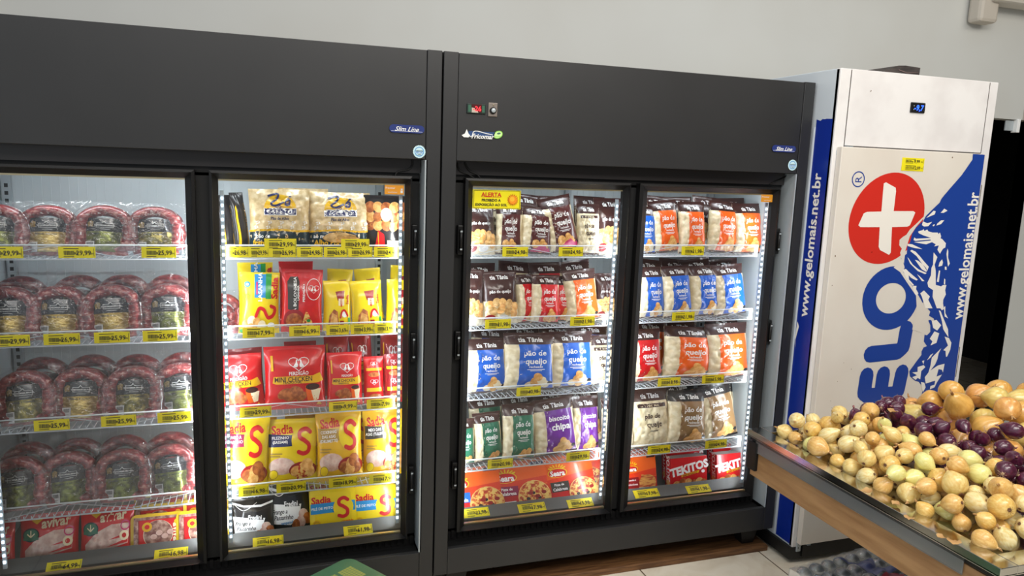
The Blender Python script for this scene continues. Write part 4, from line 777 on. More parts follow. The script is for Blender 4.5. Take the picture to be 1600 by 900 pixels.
DN = ['first glass door', 'second glass door', 'third glass door', 'fourth glass door']
SN = ['top shelf', 'second shelf', 'third shelf', 'fourth shelf', 'freezer floor']
ON = ['leftmost', 'second from left', 'third from left', 'fourth from left', 'fifth from left', 'sixth from left', 'seventh from left', 'eighth from left', 'ninth from left']
PRODUCTS = []
def base_z(bi, si): return (SHZ[bi][si]-.0455) if si < 4 else .2375
def where(bi, si, idx, row):
    if row: return '%s of back row, %s, %s' % (ON[idx].replace(' from left', ''), SN[si], DN[bi])
    return '%s on %s, %s' % (ON[idx].replace(' from left', ''), SN[si], DN[bi])
COUNT = {}
def put(kind, name, me, bi, si, uc, lean=9, yaw=0, roll=0, Y=.205, scale=1, look='', cat='', group='', parts=None, row=0, dz=0):
    z = base_z(bi, si)+.001+dz; Y += .008*((COUNT.get((bi, si, row), 0) % 2)-.5) if name != 'pizza_box' else 0
    # centre column is read at mid height of the product
    hmid = z+.08
    lo, hi = -3.0, 4.0
    for _ in range(40):
        m_ = (lo+hi)/2; d = np.array([m_, Y, hmid])-CAM; u = 800+FPX*(d@RT)/(d@FW)
        if u < uc: lo = m_
        else: hi = m_
    x = (lo+hi)/2; key = (bi, si, row); idx = COUNT.get(key, 0); COUNT[key] = idx+1; assert idx < 9
    lb = look+', '+where(bi, si, idx, row)
    sl = scale if isinstance(scale, tuple) else (scale,)*3
    o = link(name, me, loc=(x, Y, z), rot=(-R(lean), R(roll), R(yaw)), label=lb, category=cat, group=group); o.scale = sl
    if me is not None: settle(o, [(me, Matrix())], z-.001)
    PRODUCTS.append(o); return o
def settle(o, ms, z0):
    """rest the lowest point of the pack on the shelf wires"""
    Rm = o.rotation_euler.to_matrix(); sl = o.scale; lo = 9
    for m, T in ms:
        a = np.empty(len(m.vertices)*3); m.vertices.foreach_get('co', a); a = a.reshape(-1, 3)+np.array(T.translation); a = a*np.array(sl); lo = min(lo, float((a @ np.array(Rm)[2]).min()))
    o.location.z = z0+.0012-lo
def sausage(bi, si, uc, var, seed, Y=.20, row=0, lean=10, roll=0, yaw=0, sc_=1.0, dz=0):
    k, kl, kf = sausage_parts(var, seed); D = bpy.data.meshes; rs = math.sin(abs(R(roll)))*.09
    lab = (('gold', 'dark green', 'olive')[var])
    o = put('s', 'sausage_pack', None, bi, si, uc, lean, yaw, roll, Y, sc_, 'red sausage coil with %s label' % lab, 'sausage pack', 'vacuum packed sausage coils in the first bay', None, row, dz+rs)
    settle(o, [(D[k], Matrix()), (D[kf], Matrix())], base_z(bi, si)+dz)
    link('sausage_coil', D[k], o); link('printed_label', D[kl], o, loc=(0, 0, .012)); link('clear_film', D[kf], o, label='clear crumpled plastic film'); return o
# rows of goods: (door, shelf)
rs = random.Random(11)
SA = {(0): ([(-8, 1, 0), (73, 0, 1), (160, 1, 2), (242, 2, 0)], []),
      (1): ([(10, 0, 1), (90, 0, 0), (175, 0, 2), (262, 1, 1)], [(28, 0, 2), (120, 1, 0), (196, 0, 1), (268, 2, 0)]),
      (2): ([(38, 2, 0), (123, 0, 1), (206, 2, 2), (283, 1, 0)], [(60, 1, 1), (138, 0, 0), (212, 2, 0), (286, 2, 1)]),
      (3): ([(25, 1, 2), (108, 1, 0), (190, 1, 1), (268, 1, 2)], [(45, 1, 0), (122, 2, 1), (196, 1, 0), (266, 0, 1)])}
for si, (fr, bk) in SA.items():
    for j, (u, v, sd) in enumerate(fr): sausage(0, si, u, v, sd, Y=.205, lean=14+2*si, roll=rs.uniform(-4, 3), sc_=(.99, 1, .88 if si else .80), dz=0)
    for j, (u, v, sd) in enumerate(bk): sausage(0, si, u, v, sd, Y=.285, lean=12+2*si, roll=rs.uniform(-5, 5), row=1, sc_=(1, 1, .95), dz=.006)
def bag(key, w, h, t, base, fn, bi, si, lo, hi, ht, look, cat, group, seed=1, Y=.205, row=0, lean=9, roll=0, yaw=0, back=None, mesh=None, dz=0, **kw):
    """lo,hi: left and right edge as seen; ht: real height of the pack"""
    d = (at(hi, 450, Y)-at(lo, 450, Y))[0]*(.86 if row else .985)
    if row: ht = min(ht, .240)
    me = mesh or bagmesh('%s_%d' % (key, seed), w, h, t, base, fn(w/h), seed, back=back, **kw)
    return put('b', key, me, bi, si, (lo+hi)/2, lean, yaw, roll, Y, (d/w, 1, ht/h), look, cat, group, row=row, dz=dz)
# first door, freezer floor
g = 'red chicken bags on the freezer floor behind the first door'
bag('chicken_bag', .30, .24, .05, PR, d_avivar_red, 0, 4, -42, 24, .165, 'red chicken bag seen edge-on', 'chicken bag', g, 3, lean=14)
bag('chicken_bag', .30, .24, .05, PR, d_avivar_red, 0, 4, 24, 126, .172, 'red chicken bag with clear window', 'chicken bag', g, 4, lean=18)
bag('chicken_bag', .30, .24, .05, PR, d_avivar_red, 0, 4, 120, 212, .176, 'red chicken bag with creased top', 'chicken bag', g, 5, lean=18)
TR = traymesh('giblet_tray', .19, .145, .045, TRAYF, d_avivar_tray(1.3))
for r_ in range(3):
    for j, (lo, hi) in enumerate([(211, 284), (281, 354)]):
        o = put('t', 'giblet_tray', TR, 0, 4, (lo+hi)/2+r_*2, 16, 0, 0, .205+.062*r_, .97, 'yellow tray with red sleeve', 'meat tray', 'yellow giblet trays on the freezer floor', row=r_ if r_ < 2 else 1, dz=.012*r_)
# second door
g = 'cassava filled bags on the top shelf'
bag('snack_bag', .17, .22, .04, PDB, d_dark_side, 1, 0, 343, 372, .215, 'narrow dark pack with yellow stripe', 'snack bag', g, 7, yaw=35)
bag('snack_bag', .17, .22, .04, PDB, d_dark_side, 1, 0, 366, 394, .225, 'narrow black pack standing edge-on', 'snack bag', g, 8, yaw=42)
bag('bread_bag', .25, .25, .06, GARL, lambda a: d_ze(('pão de', 'frango com'), a), 1, 0, 389, 486, .238, 'big clear bag with yellow half-sun logo', 'bread bag', g, 9, lean=6, lumps=lump_field(.25, .25, .05, .95, .3, .95, .024, 2), nx=36, nz=40)
bag('bread_bag', .25, .25, .06, GARL, d_ze_food, 1, 0, 482, 580, .232, 'big clear bag with noodles on print', 'bread bag', g, 10, lean=8, lumps=lump_field(.25, .25, .05, .95, .3, .95, .024, 3), nx=36, nz=40)
bag('meatball_bag', .17, .22, .05, PDB, d_brown_food, 1, 0, 568, 632, .225, 'dark bag printed with browned meatballs', 'frozen bag', g, 11, lean=6, yaw=-8)
bag('bread_bag', .25, .25, .06, GARL, lambda a: d_ze(('pão de', 'queijo'), a), 1, 0, 430, 520, .25, 'clear bread bag', 'bread bag', g, 12, Y=.31, row=1, lean=6)
g = 'frozen lasagne and toast packs on the second shelf'
put('s', 'sausage_pack', None, 1, 1, 352, 12, 20, 0, .215, .7, 'small pale sausage pack', 'sausage pack', g); o = PRODUCTS[-1]; k, kl, kf = sausage_parts(2, 2); link('sausage_coil', bpy.data.meshes[k], o); link('clear_film', bpy.data.meshes[kf], o)
bag('lasagne_pack', .17, .215, .045, SY_, d_lasagna, 1, 1, 371, 437, .222, 'yellow lasagne pack with blue band', 'frozen pack', g, 13, lean=11, roll=1.5)
bag('lasagne_pack', .17, .215, .045, PR, d_perd_pizza, 1, 1, 438, 504, .232, 'red lasagne pack with white birds', 'frozen pack', g, 14, lean=11, roll=2)
for i, (lo, hi) in enumerate([(504, 550), (550, 600), (602, 640)]):
    bag('toast_pack', .12, .175, .04, SY_, d_toast, 1, 1, lo, hi, .188, 'small yellow toast pack', 'frozen pack', g, 15+i, lean=11, roll=(1, -2, 3)[i])
bag('lasagne_pack', .17, .215, .045, SYD, d_lasagna, 1, 1, 367, 432, .238, 'yellow lasagne pack', 'frozen pack', g, 13, Y=.29, row=1, lean=9, dz=.012)
bag('lasagne_pack', .17, .215, .045, PR, d_perd_pizza, 1, 1, 432, 495, .245, 'red lasagne pack', 'frozen pack', g, 14, Y=.29, row=1, lean=9, dz=.012)
for i, (lo, hi) in enumerate([(505, 552), (556, 604), (604, 640)]): bag('toast_pack', .12, .175, .04, SY_, d_toast, 1, 1, lo, hi, .20, 'yellow toast pack', 'frozen pack', g, 15+i, Y=.28, row=1, lean=9, dz=.022+.012*(i == 2), roll=(3, -4, 4)[i])
g = 'red breaded chicken bags on the third shelf'
bag('breaded_chicken_bag', .26, .23, .06, PR, d_chicken, 1, 2, 328, 417, .205, 'red chicken bag partly hidden', 'chicken bag', g, 21, lean=12, roll=-4)
bag('breaded_chicken_bag', .26, .23, .06, PR, d_chicken, 1, 2, 411, 512, .236, 'large red chicken bag with two birds', 'chicken bag', g, 22, lean=9, Y=.20)
bag('breaded_chicken_bag', .16, .2, .05, PR, lambda a: d_chicken(a, True), 1, 2, 510, 568, .205, 'small red chicken bag', 'chicken bag', g, 23, lean=9)
bag('breaded_chicken_bag', .1, .19, .04, PR, d_chick_slim, 1, 2, 568, 601, .182, 'slim red chicken sachet', 'chicken sachet', g, 24, lean=9)
bag('breaded_chicken_bag', .1, .19, .04, PRD, d_chick_slim, 1, 2, 600, 632, .19, 'slim dark red sachet', 'chicken sachet', g, 25, lean=9)
for i, (lo, hi, h_) in enumerate([(350, 420, .2), (440, 500, .22), (500, 546, .25), (548, 590, .24), (588, 630, .235)]): bag('breaded_chicken_bag', .16, .2, .05, PRD, lambda a: d_chicken(a, True), 1, 2, lo, hi, h_, 'dark red chicken bag', 'chicken bag', g, 26, Y=.30, row=1, lean=8, dz=.01, roll=(-3, 0, 2, -4, 3)[i])
g = 'yellow chicken bags on the fourth shelf'
bag('chicken_cut_bag', .22, .25, .06, SY_, lambda a: d_sadia(PMA, ['FRANGO A', 'PASSARINHO'], a, True), 1, 3, 338, 420, .272, 'yellow chicken bag with magenta band', 'chicken bag', g, 31, lean=10, roll=3, Y=.198)
bag('chicken_cut_bag', .22, .25, .06, SY_, lambda a: d_sadia(PNV, ['FILEZINHO', '(SASSAMI)'], a, False), 1, 3, 412, 498, .245, 'yellow chicken bag with dark blue band', 'chicken bag', g, 32, lean=11, roll=2)
bag('chicken_cut_bag', .22, .25, .06, SYD, lambda a: d_sadia(PKHAKI, ['COXINHAS', 'DAS ASAS', '(DRUMETTE)'], a, True), 1, 3, 494, 570, .268, 'yellow chicken bag with tan band', 'chicken bag', g, 33, lean=9, roll=-1)
bag('chicken_cut_bag', .22, .25, .06, SYD, lambda a: d_sadia(PGY, ['MEIO DAS', 'ASAS (TULIPA)'], a, False), 1, 3, 566, 636, .26, 'yellow chicken bag with charcoal band', 'chicken bag', g, 34, lean=9)
for i, (lo, hi) in enumerate([(370, 440), (440, 515), (520, 590)]): bag('chicken_cut_bag', .22, .25, .06, SYD, lambda a: d_sadia(PGY, ['MEIO DAS', 'ASAS (TULIPA)'], a, False), 1, 3, lo, hi, .26, 'yellow chicken bag', 'chicken bag', g, 34, Y=.30, row=1, lean=8)
g = 'packs on the freezer floor behind the second door'
bag('seasoned_chicken_bag', .24, .2, .05, PDB, d_fredini, 1, 4, 357, 432, .155, 'black and white seasoned chicken bag', 'chicken bag', g, 41, lean=20, dz=.0)
bag('seasoned_chicken_bag', .24, .2, .05, PDB, d_fredini, 1, 4, 418, 492, .195, 'taller black and white seasoned chicken bag', 'chicken bag', g, 42, lean=18, roll=-5, Y=.225)
bag('seasoned_chicken_bag', .24, .2, .05, PDB, d_fredini, 1, 4, 355, 428, .19, 'black seasoned chicken bag', 'chicken bag', g, 41, lean=14, Y=.30, row=1, dz=.015)
TS = traymesh('fillet_tray', .19, .175, .045, SY_, d_sadia_tray(1.1))
for r_ in range(3):
    for j, (lo, hi, dd) in enumerate([(487, 555, .012), (551, 621, 0)]):
        o = put('t', 'fillet_tray', TS, 1, 4, (lo+hi)/2-r_*3, 15, 0, (-1, 1)[j], .205+.07*r_, (.93, 1, .93), 'yellow fillet tray with blue band', 'meat tray', 'yellow chicken fillet trays', row=min(r_, 1), dz=dd+.016*r_)
# third and fourth doors: cheese bread bags
def tb(kind, bi, si, lo, hi, ht, seed, look, row=0, **kw):
    w, h = .20, .27; me = tania_mesh(kind, w, h, seed)
    return bag('biscuit_bag' if kind == 'violet' else 'cheese_bread_bag', w, h, .06, None, None, bi, si, lo, hi, ht, look, 'cheese bread bag', 'cheese bread bags in the right freezer', seed, row=row, mesh=me, Y=kw.pop('Y', .205 if not row else .29), **kw)
tb('grilled', 2, 0, 722, 777, .20, 51, 'clear bag of golden rolls', yaw=10)
tb('maroon', 2, 0, 774, 815, .20, 52, 'maroon bag turned sideways', yaw=-20)
tb('maroon', 2, 0, 812, 862, .19, 53, 'dark maroon bag', roll=4)
tb('maroon', 2, 0, 856, 908, .225, 54, 'tilted dark maroon bag', roll=-12)
tb('cream', 2, 0, 902, 936, .21, 55, 'clear bag of pale dough', yaw=-10); tb('grilled', 2, 0, 930, 975, .235, 51, 'dark brown bag by the light bar')
for i, u in enumerate([765, 815, 868, 920]): tb(('cream', 'grilled')[i % 2], 2, 0, u-28, u+28, .235, 55 if i % 2 == 0 else 53, ('pale dough bag', 'dark brown bag')[i % 2], 1, roll=rs.uniform(-8, 8))
tb('grilled', 2, 1, 712, 756, .225, 51, 'clear bag of golden rolls', roll=2); tb('grilled', 2, 1, 752, 812, .215, 53, 'brown bag of golden rolls', roll=-2)
tb('red', 2, 1, 806, 840, .20, 57, 'red-labelled bag, half hidden', yaw=15, Y=.235); tb('red', 2, 1, 830, 874, .20, 58, 'red-labelled bag', roll=2, Y=.195); tb('red', 2, 1, 862, 895, .19, 57, 'red-labelled bag, half hidden', yaw=-12, Y=.24); tb('orange', 2, 1, 886, 938, .215, 59, 'orange-labelled bag', roll=-5); tb('grilled', 2, 1, 930, 965, .20, 54, 'dark bag by the light bar', Y=.24)
for i, u in enumerate([750, 800, 855, 905]): tb(('grilled', 'cream', 'red', 'cream')[i], 2, 1, u-30, u+30, .25, (51, 55, 58, 55)[i], ('dark brown bag', 'pale dough bag', 'red-labelled bag', 'pale dough bag')[i], 1, roll=rs.uniform(-14, 14))
tb('blue', 2, 2, 680, 732, .20, 61, 'blue-labelled bag cut by the door frame'); tb('blue', 2, 2, 727, 794, .222, 62, 'blue-labelled bag'); tb('blue', 2, 2, 785, 868, .238, 63, 'wide blue-labelled bag', roll=2); tb('blue', 2, 2, 858, 928, .238, 61, 'blue-labelled bag', roll=1); tb('cream', 2, 2, 920, 965, .215, 55, 'clear bag of pale dough', Y=.23)
for i, u in enumerate([760, 815, 868, 920]): tb('blue', 2, 2, u-34, u+34, .255, 62, 'blue-labelled bag', 1, roll=rs.uniform(-5, 5), dz=.008)
tb('green', 2, 3, 700, 744, .19, 66, 'green-labelled bag cut by the door frame'); tb('green', 2, 3, 742, 788, .205, 67, 'green-labelled bag', roll=-3); tb('green', 2, 3, 784, 838, .235, 66, 'green-labelled bag with crumpled clear top', roll=1); tb('violet', 2, 3, 836, 905, .24, 68, 'violet-labelled biscuit bag', roll=-5); tb('violet', 2, 3, 892, 938, .24, 69, 'violet-labelled biscuit bag in shade', Y=.235)
for i, (u, k, s_) in enumerate([(762, 'green', 67), (815, 'grilled', 53), (865, 'violet', 69), (915, 'grilled', 54)]): tb(k, 2, 3, u-32, u+32, .27, s_, {'green': 'green-labelled bag', 'violet': 'violet-labelled bag', 'grilled': 'dark brown bag'}[k], 1, dz=.01, roll=rs.uniform(-5, 5))
tb('blue', 3, 0, 985, 1026, .20, 61, 'blue-labelled bag cut by the frame')
for i, (lo, hi, ht, rl) in enumerate([(1020, 1064, .222, -5), (1062, 1103, .225, 0), (1106, 1152, .225, 4), (1148, 1192, .222, -1)]): tb('orange', 3, 0, lo, hi, ht, 71+i % 3, 'orange-labelled bag', roll=rl)
for i, u in enumerate([1020, 1062, 1100, 1145]): tb('grilled', 3, 0, u-26, u+26, .25, 53, 'brown bag', 1, roll=rs.uniform(-8, 8))
tb('blue', 3, 1, 970, 1001, .2, 61, 'blue-labelled bag cut by the frame')
for i, (lo, hi, ht, rl) in enumerate([(998, 1040, .222, -1), (1038, 1083, .225, -3), (1080, 1126, .225, -2), (1118, 1168, .225, -5)]): tb('blue', 3, 1, lo, hi, ht, 61+i % 3, 'blue-labelled bag', roll=rl)
for i, u in enumerate([1005, 1050, 1095, 1135]): tb(('grilled', 'blue')[i % 2], 3, 1, u-28, u+28, .25, (53, 62)[i % 2], 'brown-topped bag', 1, roll=rs.uniform(-7, 7))
tb('red', 3, 2, 982, 1036, .235, 58, 'red-labelled bag', roll=-1); tb('orange', 3, 2, 1034, 1114, .23, 74, 'wide orange-labelled bag', roll=4); tb('orange', 3, 2, 1104, 1172, .248, 75, 'tall orange-labelled bag', roll=-1)
for i, u in enumerate([1010, 1062, 1125]): tb(('orange', 'grilled', 'orange')[i], 3, 2, u-34, u+34, .27, (72, 53, 72)[i], 'orange and brown bag', 1, dz=.008, roll=rs.uniform(-7, 7))
tb('cream', 3, 3, 940, 992, .24, 76, 'cream-coloured bag cut by the frame'); tb('cream', 3, 3, 986, 1047, .265, 77, 'cream-coloured bag of small balls', roll=-1); tb('black', 3, 3, 1040, 1106, .245, 78, 'black-topped bag with tan label', roll=3); tb('black', 3, 3, 1096, 1156, .255, 79, 'black-topped bag leaning left', roll=-9)
for i, u in enumerate([1015, 1068, 1118]): tb(('grilled', 'black', 'black')[i], 3, 3, u-34, u+34, .275, (53, 78, 79)[i], 'dark-topped bag', 1, dz=.01, roll=rs.uniform(-10, 10))
# boxes on the floor
g = 'frozen pizza boxes on the freezer floor'
def bx(name, key, W_, H_, D_, items, bi, lo, hi, look, cat, g, lean=16, row=0, Y=.2, dz=0, base=None, top=None, side=None, roll=0, yaw=0):
    me = boxmesh(key, W_, H_, D_, base or POR, items, side, top); 
    return put('x', name, me, bi, 4, (lo+hi)/2, lean, yaw, roll, Y, 1, look, cat, g, row=row, dz=dz)
pz = lambda wds, col: d_seara(wds, col, 1.0, False)
bx('pizza_box', 'pz_a', .25, .18, .032, pz(('Pizza de', 'Mussarela'), PB), 2, 690, 790, 'orange pizza box with blue label', 'pizza box', g, lean=30, Y=.175)
bx('pizza_box', 'pz_b', .25, .18, .032, pz(('Pizza de', 'Calabresa'), PMA), 2, 764, 866, 'orange pizza box with magenta label', 'pizza box', g, lean=30, Y=.19)
bx('pizza_box', 'pz_c', .225, .19, .032, pz(('Pizza de', 'Calabresa'), PGY), 2, 853, 937, 'orange pizza box with brown label', 'pizza box', g, lean=26, Y=.20, roll=-3)
for i in range(2): bx('pizza_box', 'pz_c', 0, 0, 0, None, 2, 800+60*i, 890+60*i, 'orange pizza box', 'pizza box', g, lean=22, Y=.29, row=1)
lz = d_seara(('Lasanha à', 'Bolonhesa'), PRD, 1.1, True)
for i in range(3): bx('lasagne_box', 'lz_a', .17, .185, .035, lz, 3, 962-4*i, 1038-4*i, 'orange lasagne box', 'lasagne box', 'lasagne boxes on the freezer floor', lean=16, Y=.20+.05*i, row=min(i, 1), dz=.014*i)
sidei = [('t', PW, 'TEKITOS', .5, .55, .5, 90, .03), ('e', BAKED, .5, .2, .3, .25)]
for i, (lo, hi) in enumerate([(1040, 1108), (1110, 1178)]):
    for r_ in range(2): bx('snack_box', 'tk_a', .188, .145, .055, d_tekitos(1.3), 3, lo-6*r_, hi-6*r_, 'red snack box with white lettering', 'snack box', 'red snack boxes on the freezer floor', lean=9, Y=.215+.075*r_, row=r_, dz=.012*r_, base=PR, top=mat('carton_grey', (170, 165, 162), .6), side=sidei)
# ------------------------------------------------------------------ onions heaped on the tray
def onion_mats():
    f = lambda n, a, b, c: mat(n, a, .32, coat=.35, rgb2=b, rgb3=c, scale=4.5, stretch=(1, 1, .13), lo=.36, hi=.60, detail=4, bump=.15)
    return [f('onion_pale', (240, 216, 146), (228, 194, 114), (216, 166, 92)), f('onion_gold', (238, 202, 120), (222, 174, 84), (242, 216, 146)), f('onion_brown', (236, 196, 122), (220, 168, 88), (240, 212, 150)), f('onion_green_white', (238, 232, 158), (226, 218, 130), (242, 226, 160)), f('onion_cream', (244, 228, 174), (232, 206, 132), (214, 170, 102))]
OM = onion_mats(); ORD = mat('onion_red', (88, 26, 56), .28, coat=.6, rgb2=(62, 18, 40), rgb3=(138, 62, 88), scale=4.5, stretch=(1, 1, .13), lo=.4, hi=.62, detail=4, bump=.2)
OBIG = [mat('big_onion_gold', (228, 178, 92), .3, coat=.4, rgb2=(212, 158, 74), rgb3=(238, 208, 140), scale=3.2, stretch=(1, 1, .12), lo=.38, hi=.62, detail=4), mat('big_onion_pale', (228, 206, 126), .3, coat=.4, rgb2=(214, 182, 96), rgb3=(206, 210, 120), scale=3.2, stretch=(1, 1, .12), lo=.38, hi=.62, detail=4), mat('big_onion_brown', (230, 174, 98), .3, coat=.4, rgb2=(212, 148, 74), rgb3=(236, 198, 128), scale=3.2, stretch=(1, 1, .12), lo=.4, hi=.62, detail=4)]
DRY = mat('dry_skin', (196, 156, 100), .7, rgb2=(160, 112, 66), scale=9); ROOT = mat('root_brown', (120, 84, 58), .9)
def onion_mesh(name, m, el, neck, seed):
    prof = []; n = 22
    for i in range(n+1):
        t = math.pi*i/n; r = math.sin(t)**.88; z = -math.cos(t)*el
        if z > 0: r = r*(1-.26*(z/el)**1.5); z = z*(1+.22*(z/el)**3); r = max(r, neck*.8 if i > n*.6 else 0)
        prof.append((max(r, .03), z))
    prof[-1] = (neck*.8, el*1.22); prof.append((neck*.55, el*1.36)); prof.append((neck*.7, el*1.44))
    mb = MB().lathe(prof, m, n=20); off = Vector((seed*5.3, 1, 2))
    mb.v = [tuple(Vector(p)*(1+.045*noise.noise(Vector(p)*1.1+off)+.012*math.sin(math.atan2(p[1], p[0])*9+seed))) for p in mb.v]
    return mb.mesh(name)
def neck_mesh(name, el, neck, seed, m=DRY):
    rnd = random.Random(seed); mb = MB()
    for k in range(4):
        a = rnd.uniform(0, 6.3); l = rnd.uniform(.15, .42); mb.tube([(0, 0, el*1.3), (.05*math.cos(a), .05*math.sin(a), el*1.36+l*.4), (.2*math.cos(a)*l*2, .2*math.sin(a)*l*2, el*1.36+l)], [neck*.5+.05, neck*.35+.03, .02], m, 6)
    return mb.mesh(name)
def root_mesh(name, el, seed, m=ROOT, wild=.12):
    rnd = random.Random(seed); mb = MB().lathe([(.17, -el*.985), (.15, -el*1.03), (.05, -el*1.04)], m, n=10)
    for k in range(9):
        a = 2*math.pi*k/9; q = rnd.uniform(.6, 1.4)*wild; mb.tube([(.08*math.cos(a), .08*math.sin(a), -el*1.0), (.14*math.cos(a+.4), .14*math.sin(a+.4), -el*1.04-q*.5), ((.16+q)*math.cos(a), (.16+q)*math.sin(a), -el*1.04-q)], .014, m, 4)
    return mb.mesh(name)
KIND = {}
for i in range(10): e_ = (.92, 1.15, 1.0, 1.3, 1.08)[i % 5]; KIND[('s', i)] = (onion_mesh('small_onion_%d' % i, OM[(i*3+i//5) % 5], e_, .16, i), neck_mesh('sn%d' % i, e_, .16, i), root_mesh('sr%d' % i, e_, i), e_)
for i in range(3): e_ = (.95, 1.15, 1.05)[i]; KIND[('r', i)] = (onion_mesh('red_onion_%d' % i, ORD, e_, .16, 20+i), neck_mesh('rn%d' % i, e_, .16, i+9, mat('red_dry', (150, 96, 96), .7)), root_mesh('rr%d' % i, e_, i+5, mat('root_pale', (200, 170, 140), .9), .4), e_)
for i in range(6): e_ = (.92, 1.05, .98, 1.15, 1.0, .95)[i]; KIND[('b', i)] = (onion_mesh('big_onion_%d' % i, OBIG[i % 3], e_, .12, 40+i), neck_mesh('bn%d' % i, e_, .12, i+19), root_mesh('br%d' % i, e_, i+15), e_)
ZF = SZ-.017
def env(x, y):
    ex = max(0, x-1.04); h = .062+min(ex, .16)*.50+max(0, min(ex-.16, .4))*.10
    if x > 1.44: h += min(.06, (x-1.44)*.5)
    ey = min(y-(-1.405), -.545-y); h = min(h, .055+max(0, ey)*.75)
    return ZF+h
rg = np.random.default_rng(4); SP = []
def fits(x, y, r):
    z = ZF+r
    if SP:
        A = np.array([q[:4] for q in SP]); d2 = (A[:, 0]-x)**2+(A[:, 1]-y)**2; rr = A[:, 3]+r; k = d2 < rr**2
        if k.any(): z = max(z, (A[k, 2]+np.sqrt(rr[k]**2-d2[k])).max())
    return z
fail = 0
while fail < 26 and len(SP) < 900:
    best = None
    for _ in range(34):
        x = rg.uniform(1.05, 1.98); y = rg.uniform(-1.39, -.555); j = rg.normal(0, .018)
        if x+j < 1.33: k = 's'; r = rg.choice([.0235, .027, .030, .0335, .041], p=[.08, .27, .35, .22, .08])
        elif x+j < 1.46: k = 'r'; r = rg.uniform(.023, .030)
        else: k = 'b'; r = rg.uniform(.038, .048)
        if x-r < 1.038 or y-r < -1.40 or y+r > -.55: continue
        z = fits(x, y, r)
        if z+r > env(x, y)+.012: continue
        sc_v = z-r*.5
        if best is None or sc_v < best[0]: best = (sc_v, x, y, z, r, k)
    if best is None: fail += 1; continue
    SP.append(best[1:5]+(best[5],)); fail = 0
# keep those that can be seen from the room side
A = np.array([q[:4] for q in SP]); C_, Rr = A[:, :3], A[:, 3]; fib = []
for i in range(70): z = 1-2*(i+.5)/70; t = i*2.39996; q = math.sqrt(1-z*z); fib.append((q*math.cos(t), q*math.sin(t), z))
fib = np.array(fib); keep = np.zeros(len(SP), bool)
for eye in (CAM, CAM+np.array([-.45, 0, .1]), CAM+np.array([.5, .1, .15])):
    for i in range(len(SP)):
        if keep[i]: continue
        u = 800+FPX*((C_[i]-CAM)@RT)/((C_[i]-CAM)@FW)
        if u > 1660: continue
        P_ = C_[i]+fib*Rr[i]*1.001; D = eye-P_; D /= np.linalg.norm(D, axis=1)[:, None]; vis = (D*fib).sum(1) > 0
        P_, D = P_[vis], D[vis]; oc = C_[None]-P_[:, None]; b = (oc*D[:, None]).sum(2); d2 = (oc**2).sum(2)-b*b; hit = (d2 < (Rr[None]*.97)**2) & (b > 0); hit[:, i] = False
        if (~hit.any(1)).sum() >= 2: keep[i] = True
LABO = {'s': ['pale yellow', 'golden', 'brown-skinned', 'greenish white', 'cream'], 'b': ['golden', 'pale', 'brownish']}
no = 0
for i, (x, y, z, r, k) in enumerate(SP):
    if not keep[i]: continue
    n_ = {'s': 10, 'r': 3, 'b': 6}[k]; v = int(rg.integers(n_)); me, nm, rm, el = KIND[(k, v)]
    q = r*.96/(el**.5)
    if k == 's': nmz, lb, ct, gr = 'small_onion', 'small %s onion in the near-left heap on the steel tray' % LABO['s'][(v*3+v//5) % 5], 'onion', 'small yellow onions heaped on the tray'
    elif k == 'r': nmz, lb, ct, gr = 'red_onion', 'dark red onion in the strip between the small and the large yellow onions', 'onion', 'red onions in the middle of the heap'
    else: nmz, lb, ct, gr = 'large_onion', 'large %s onion piled at the back right of the tray' % LABO['b'][v % 3], 'onion', 'large yellow onions at the back of the tray'
    gr += ', '+lb.split(' onion')[0]
    rot = Matrix.Rotation(rg.uniform(0, 6.28), 4, 'Z') @ Matrix.Rotation(rg.uniform(R(35), R(125)), 4, 'Y') @ Matrix.Rotation(rg.uniform(0, 6.28), 4, 'Z')
    o = link(nmz, me, label=lb, category=ct, group=gr); o.matrix_world = Matrix.Translation((x, y, z)) @ rot @ Matrix.Diagonal((q, q, q, 1)); no += 1
    link('dry_neck', nm, o); link('root_tuft', rm, o)
print('onions', no, 'of', len(SP))
# loose dry skins on the rim of the tray
for i, (u, v) in enumerate([(1247, 690), (1262, 700), (1352, 770), (1400, 790), (1470, 842), (1490, 850), (1395, 645), (1420, 812)]):
    p = onz(u, v, SZ+.002 if i != 6 else SZ+.135); rnd = random.Random(i); W_, H_ = rnd.uniform(.02, .04), rnd.uniform(.015, .025); vs = []
    for a in range(9):
        for b in range(6): s_, t_ = a/8-.5, b/5-.5; vs.append((s_*W_*(1-t_*t_), t_*H_, .0015+.018*s_*s_*H_/.02+.003*(1+noise.noise(Vector((s_*4+i*7, t_*4, 0))))))
    MB().add(vs, [(a*6+b, a*6+b+1, a*6+b+7, a*6+b+6) for a in range(8) for b in range(5)], DRY, True).obj('onion_skin', loc=tuple(p), rot=(0, 0, rnd.uniform(0, 3)), label='dry curled flake of onion skin lying loose by the heap', category='onion skin', group='loose onion skins')
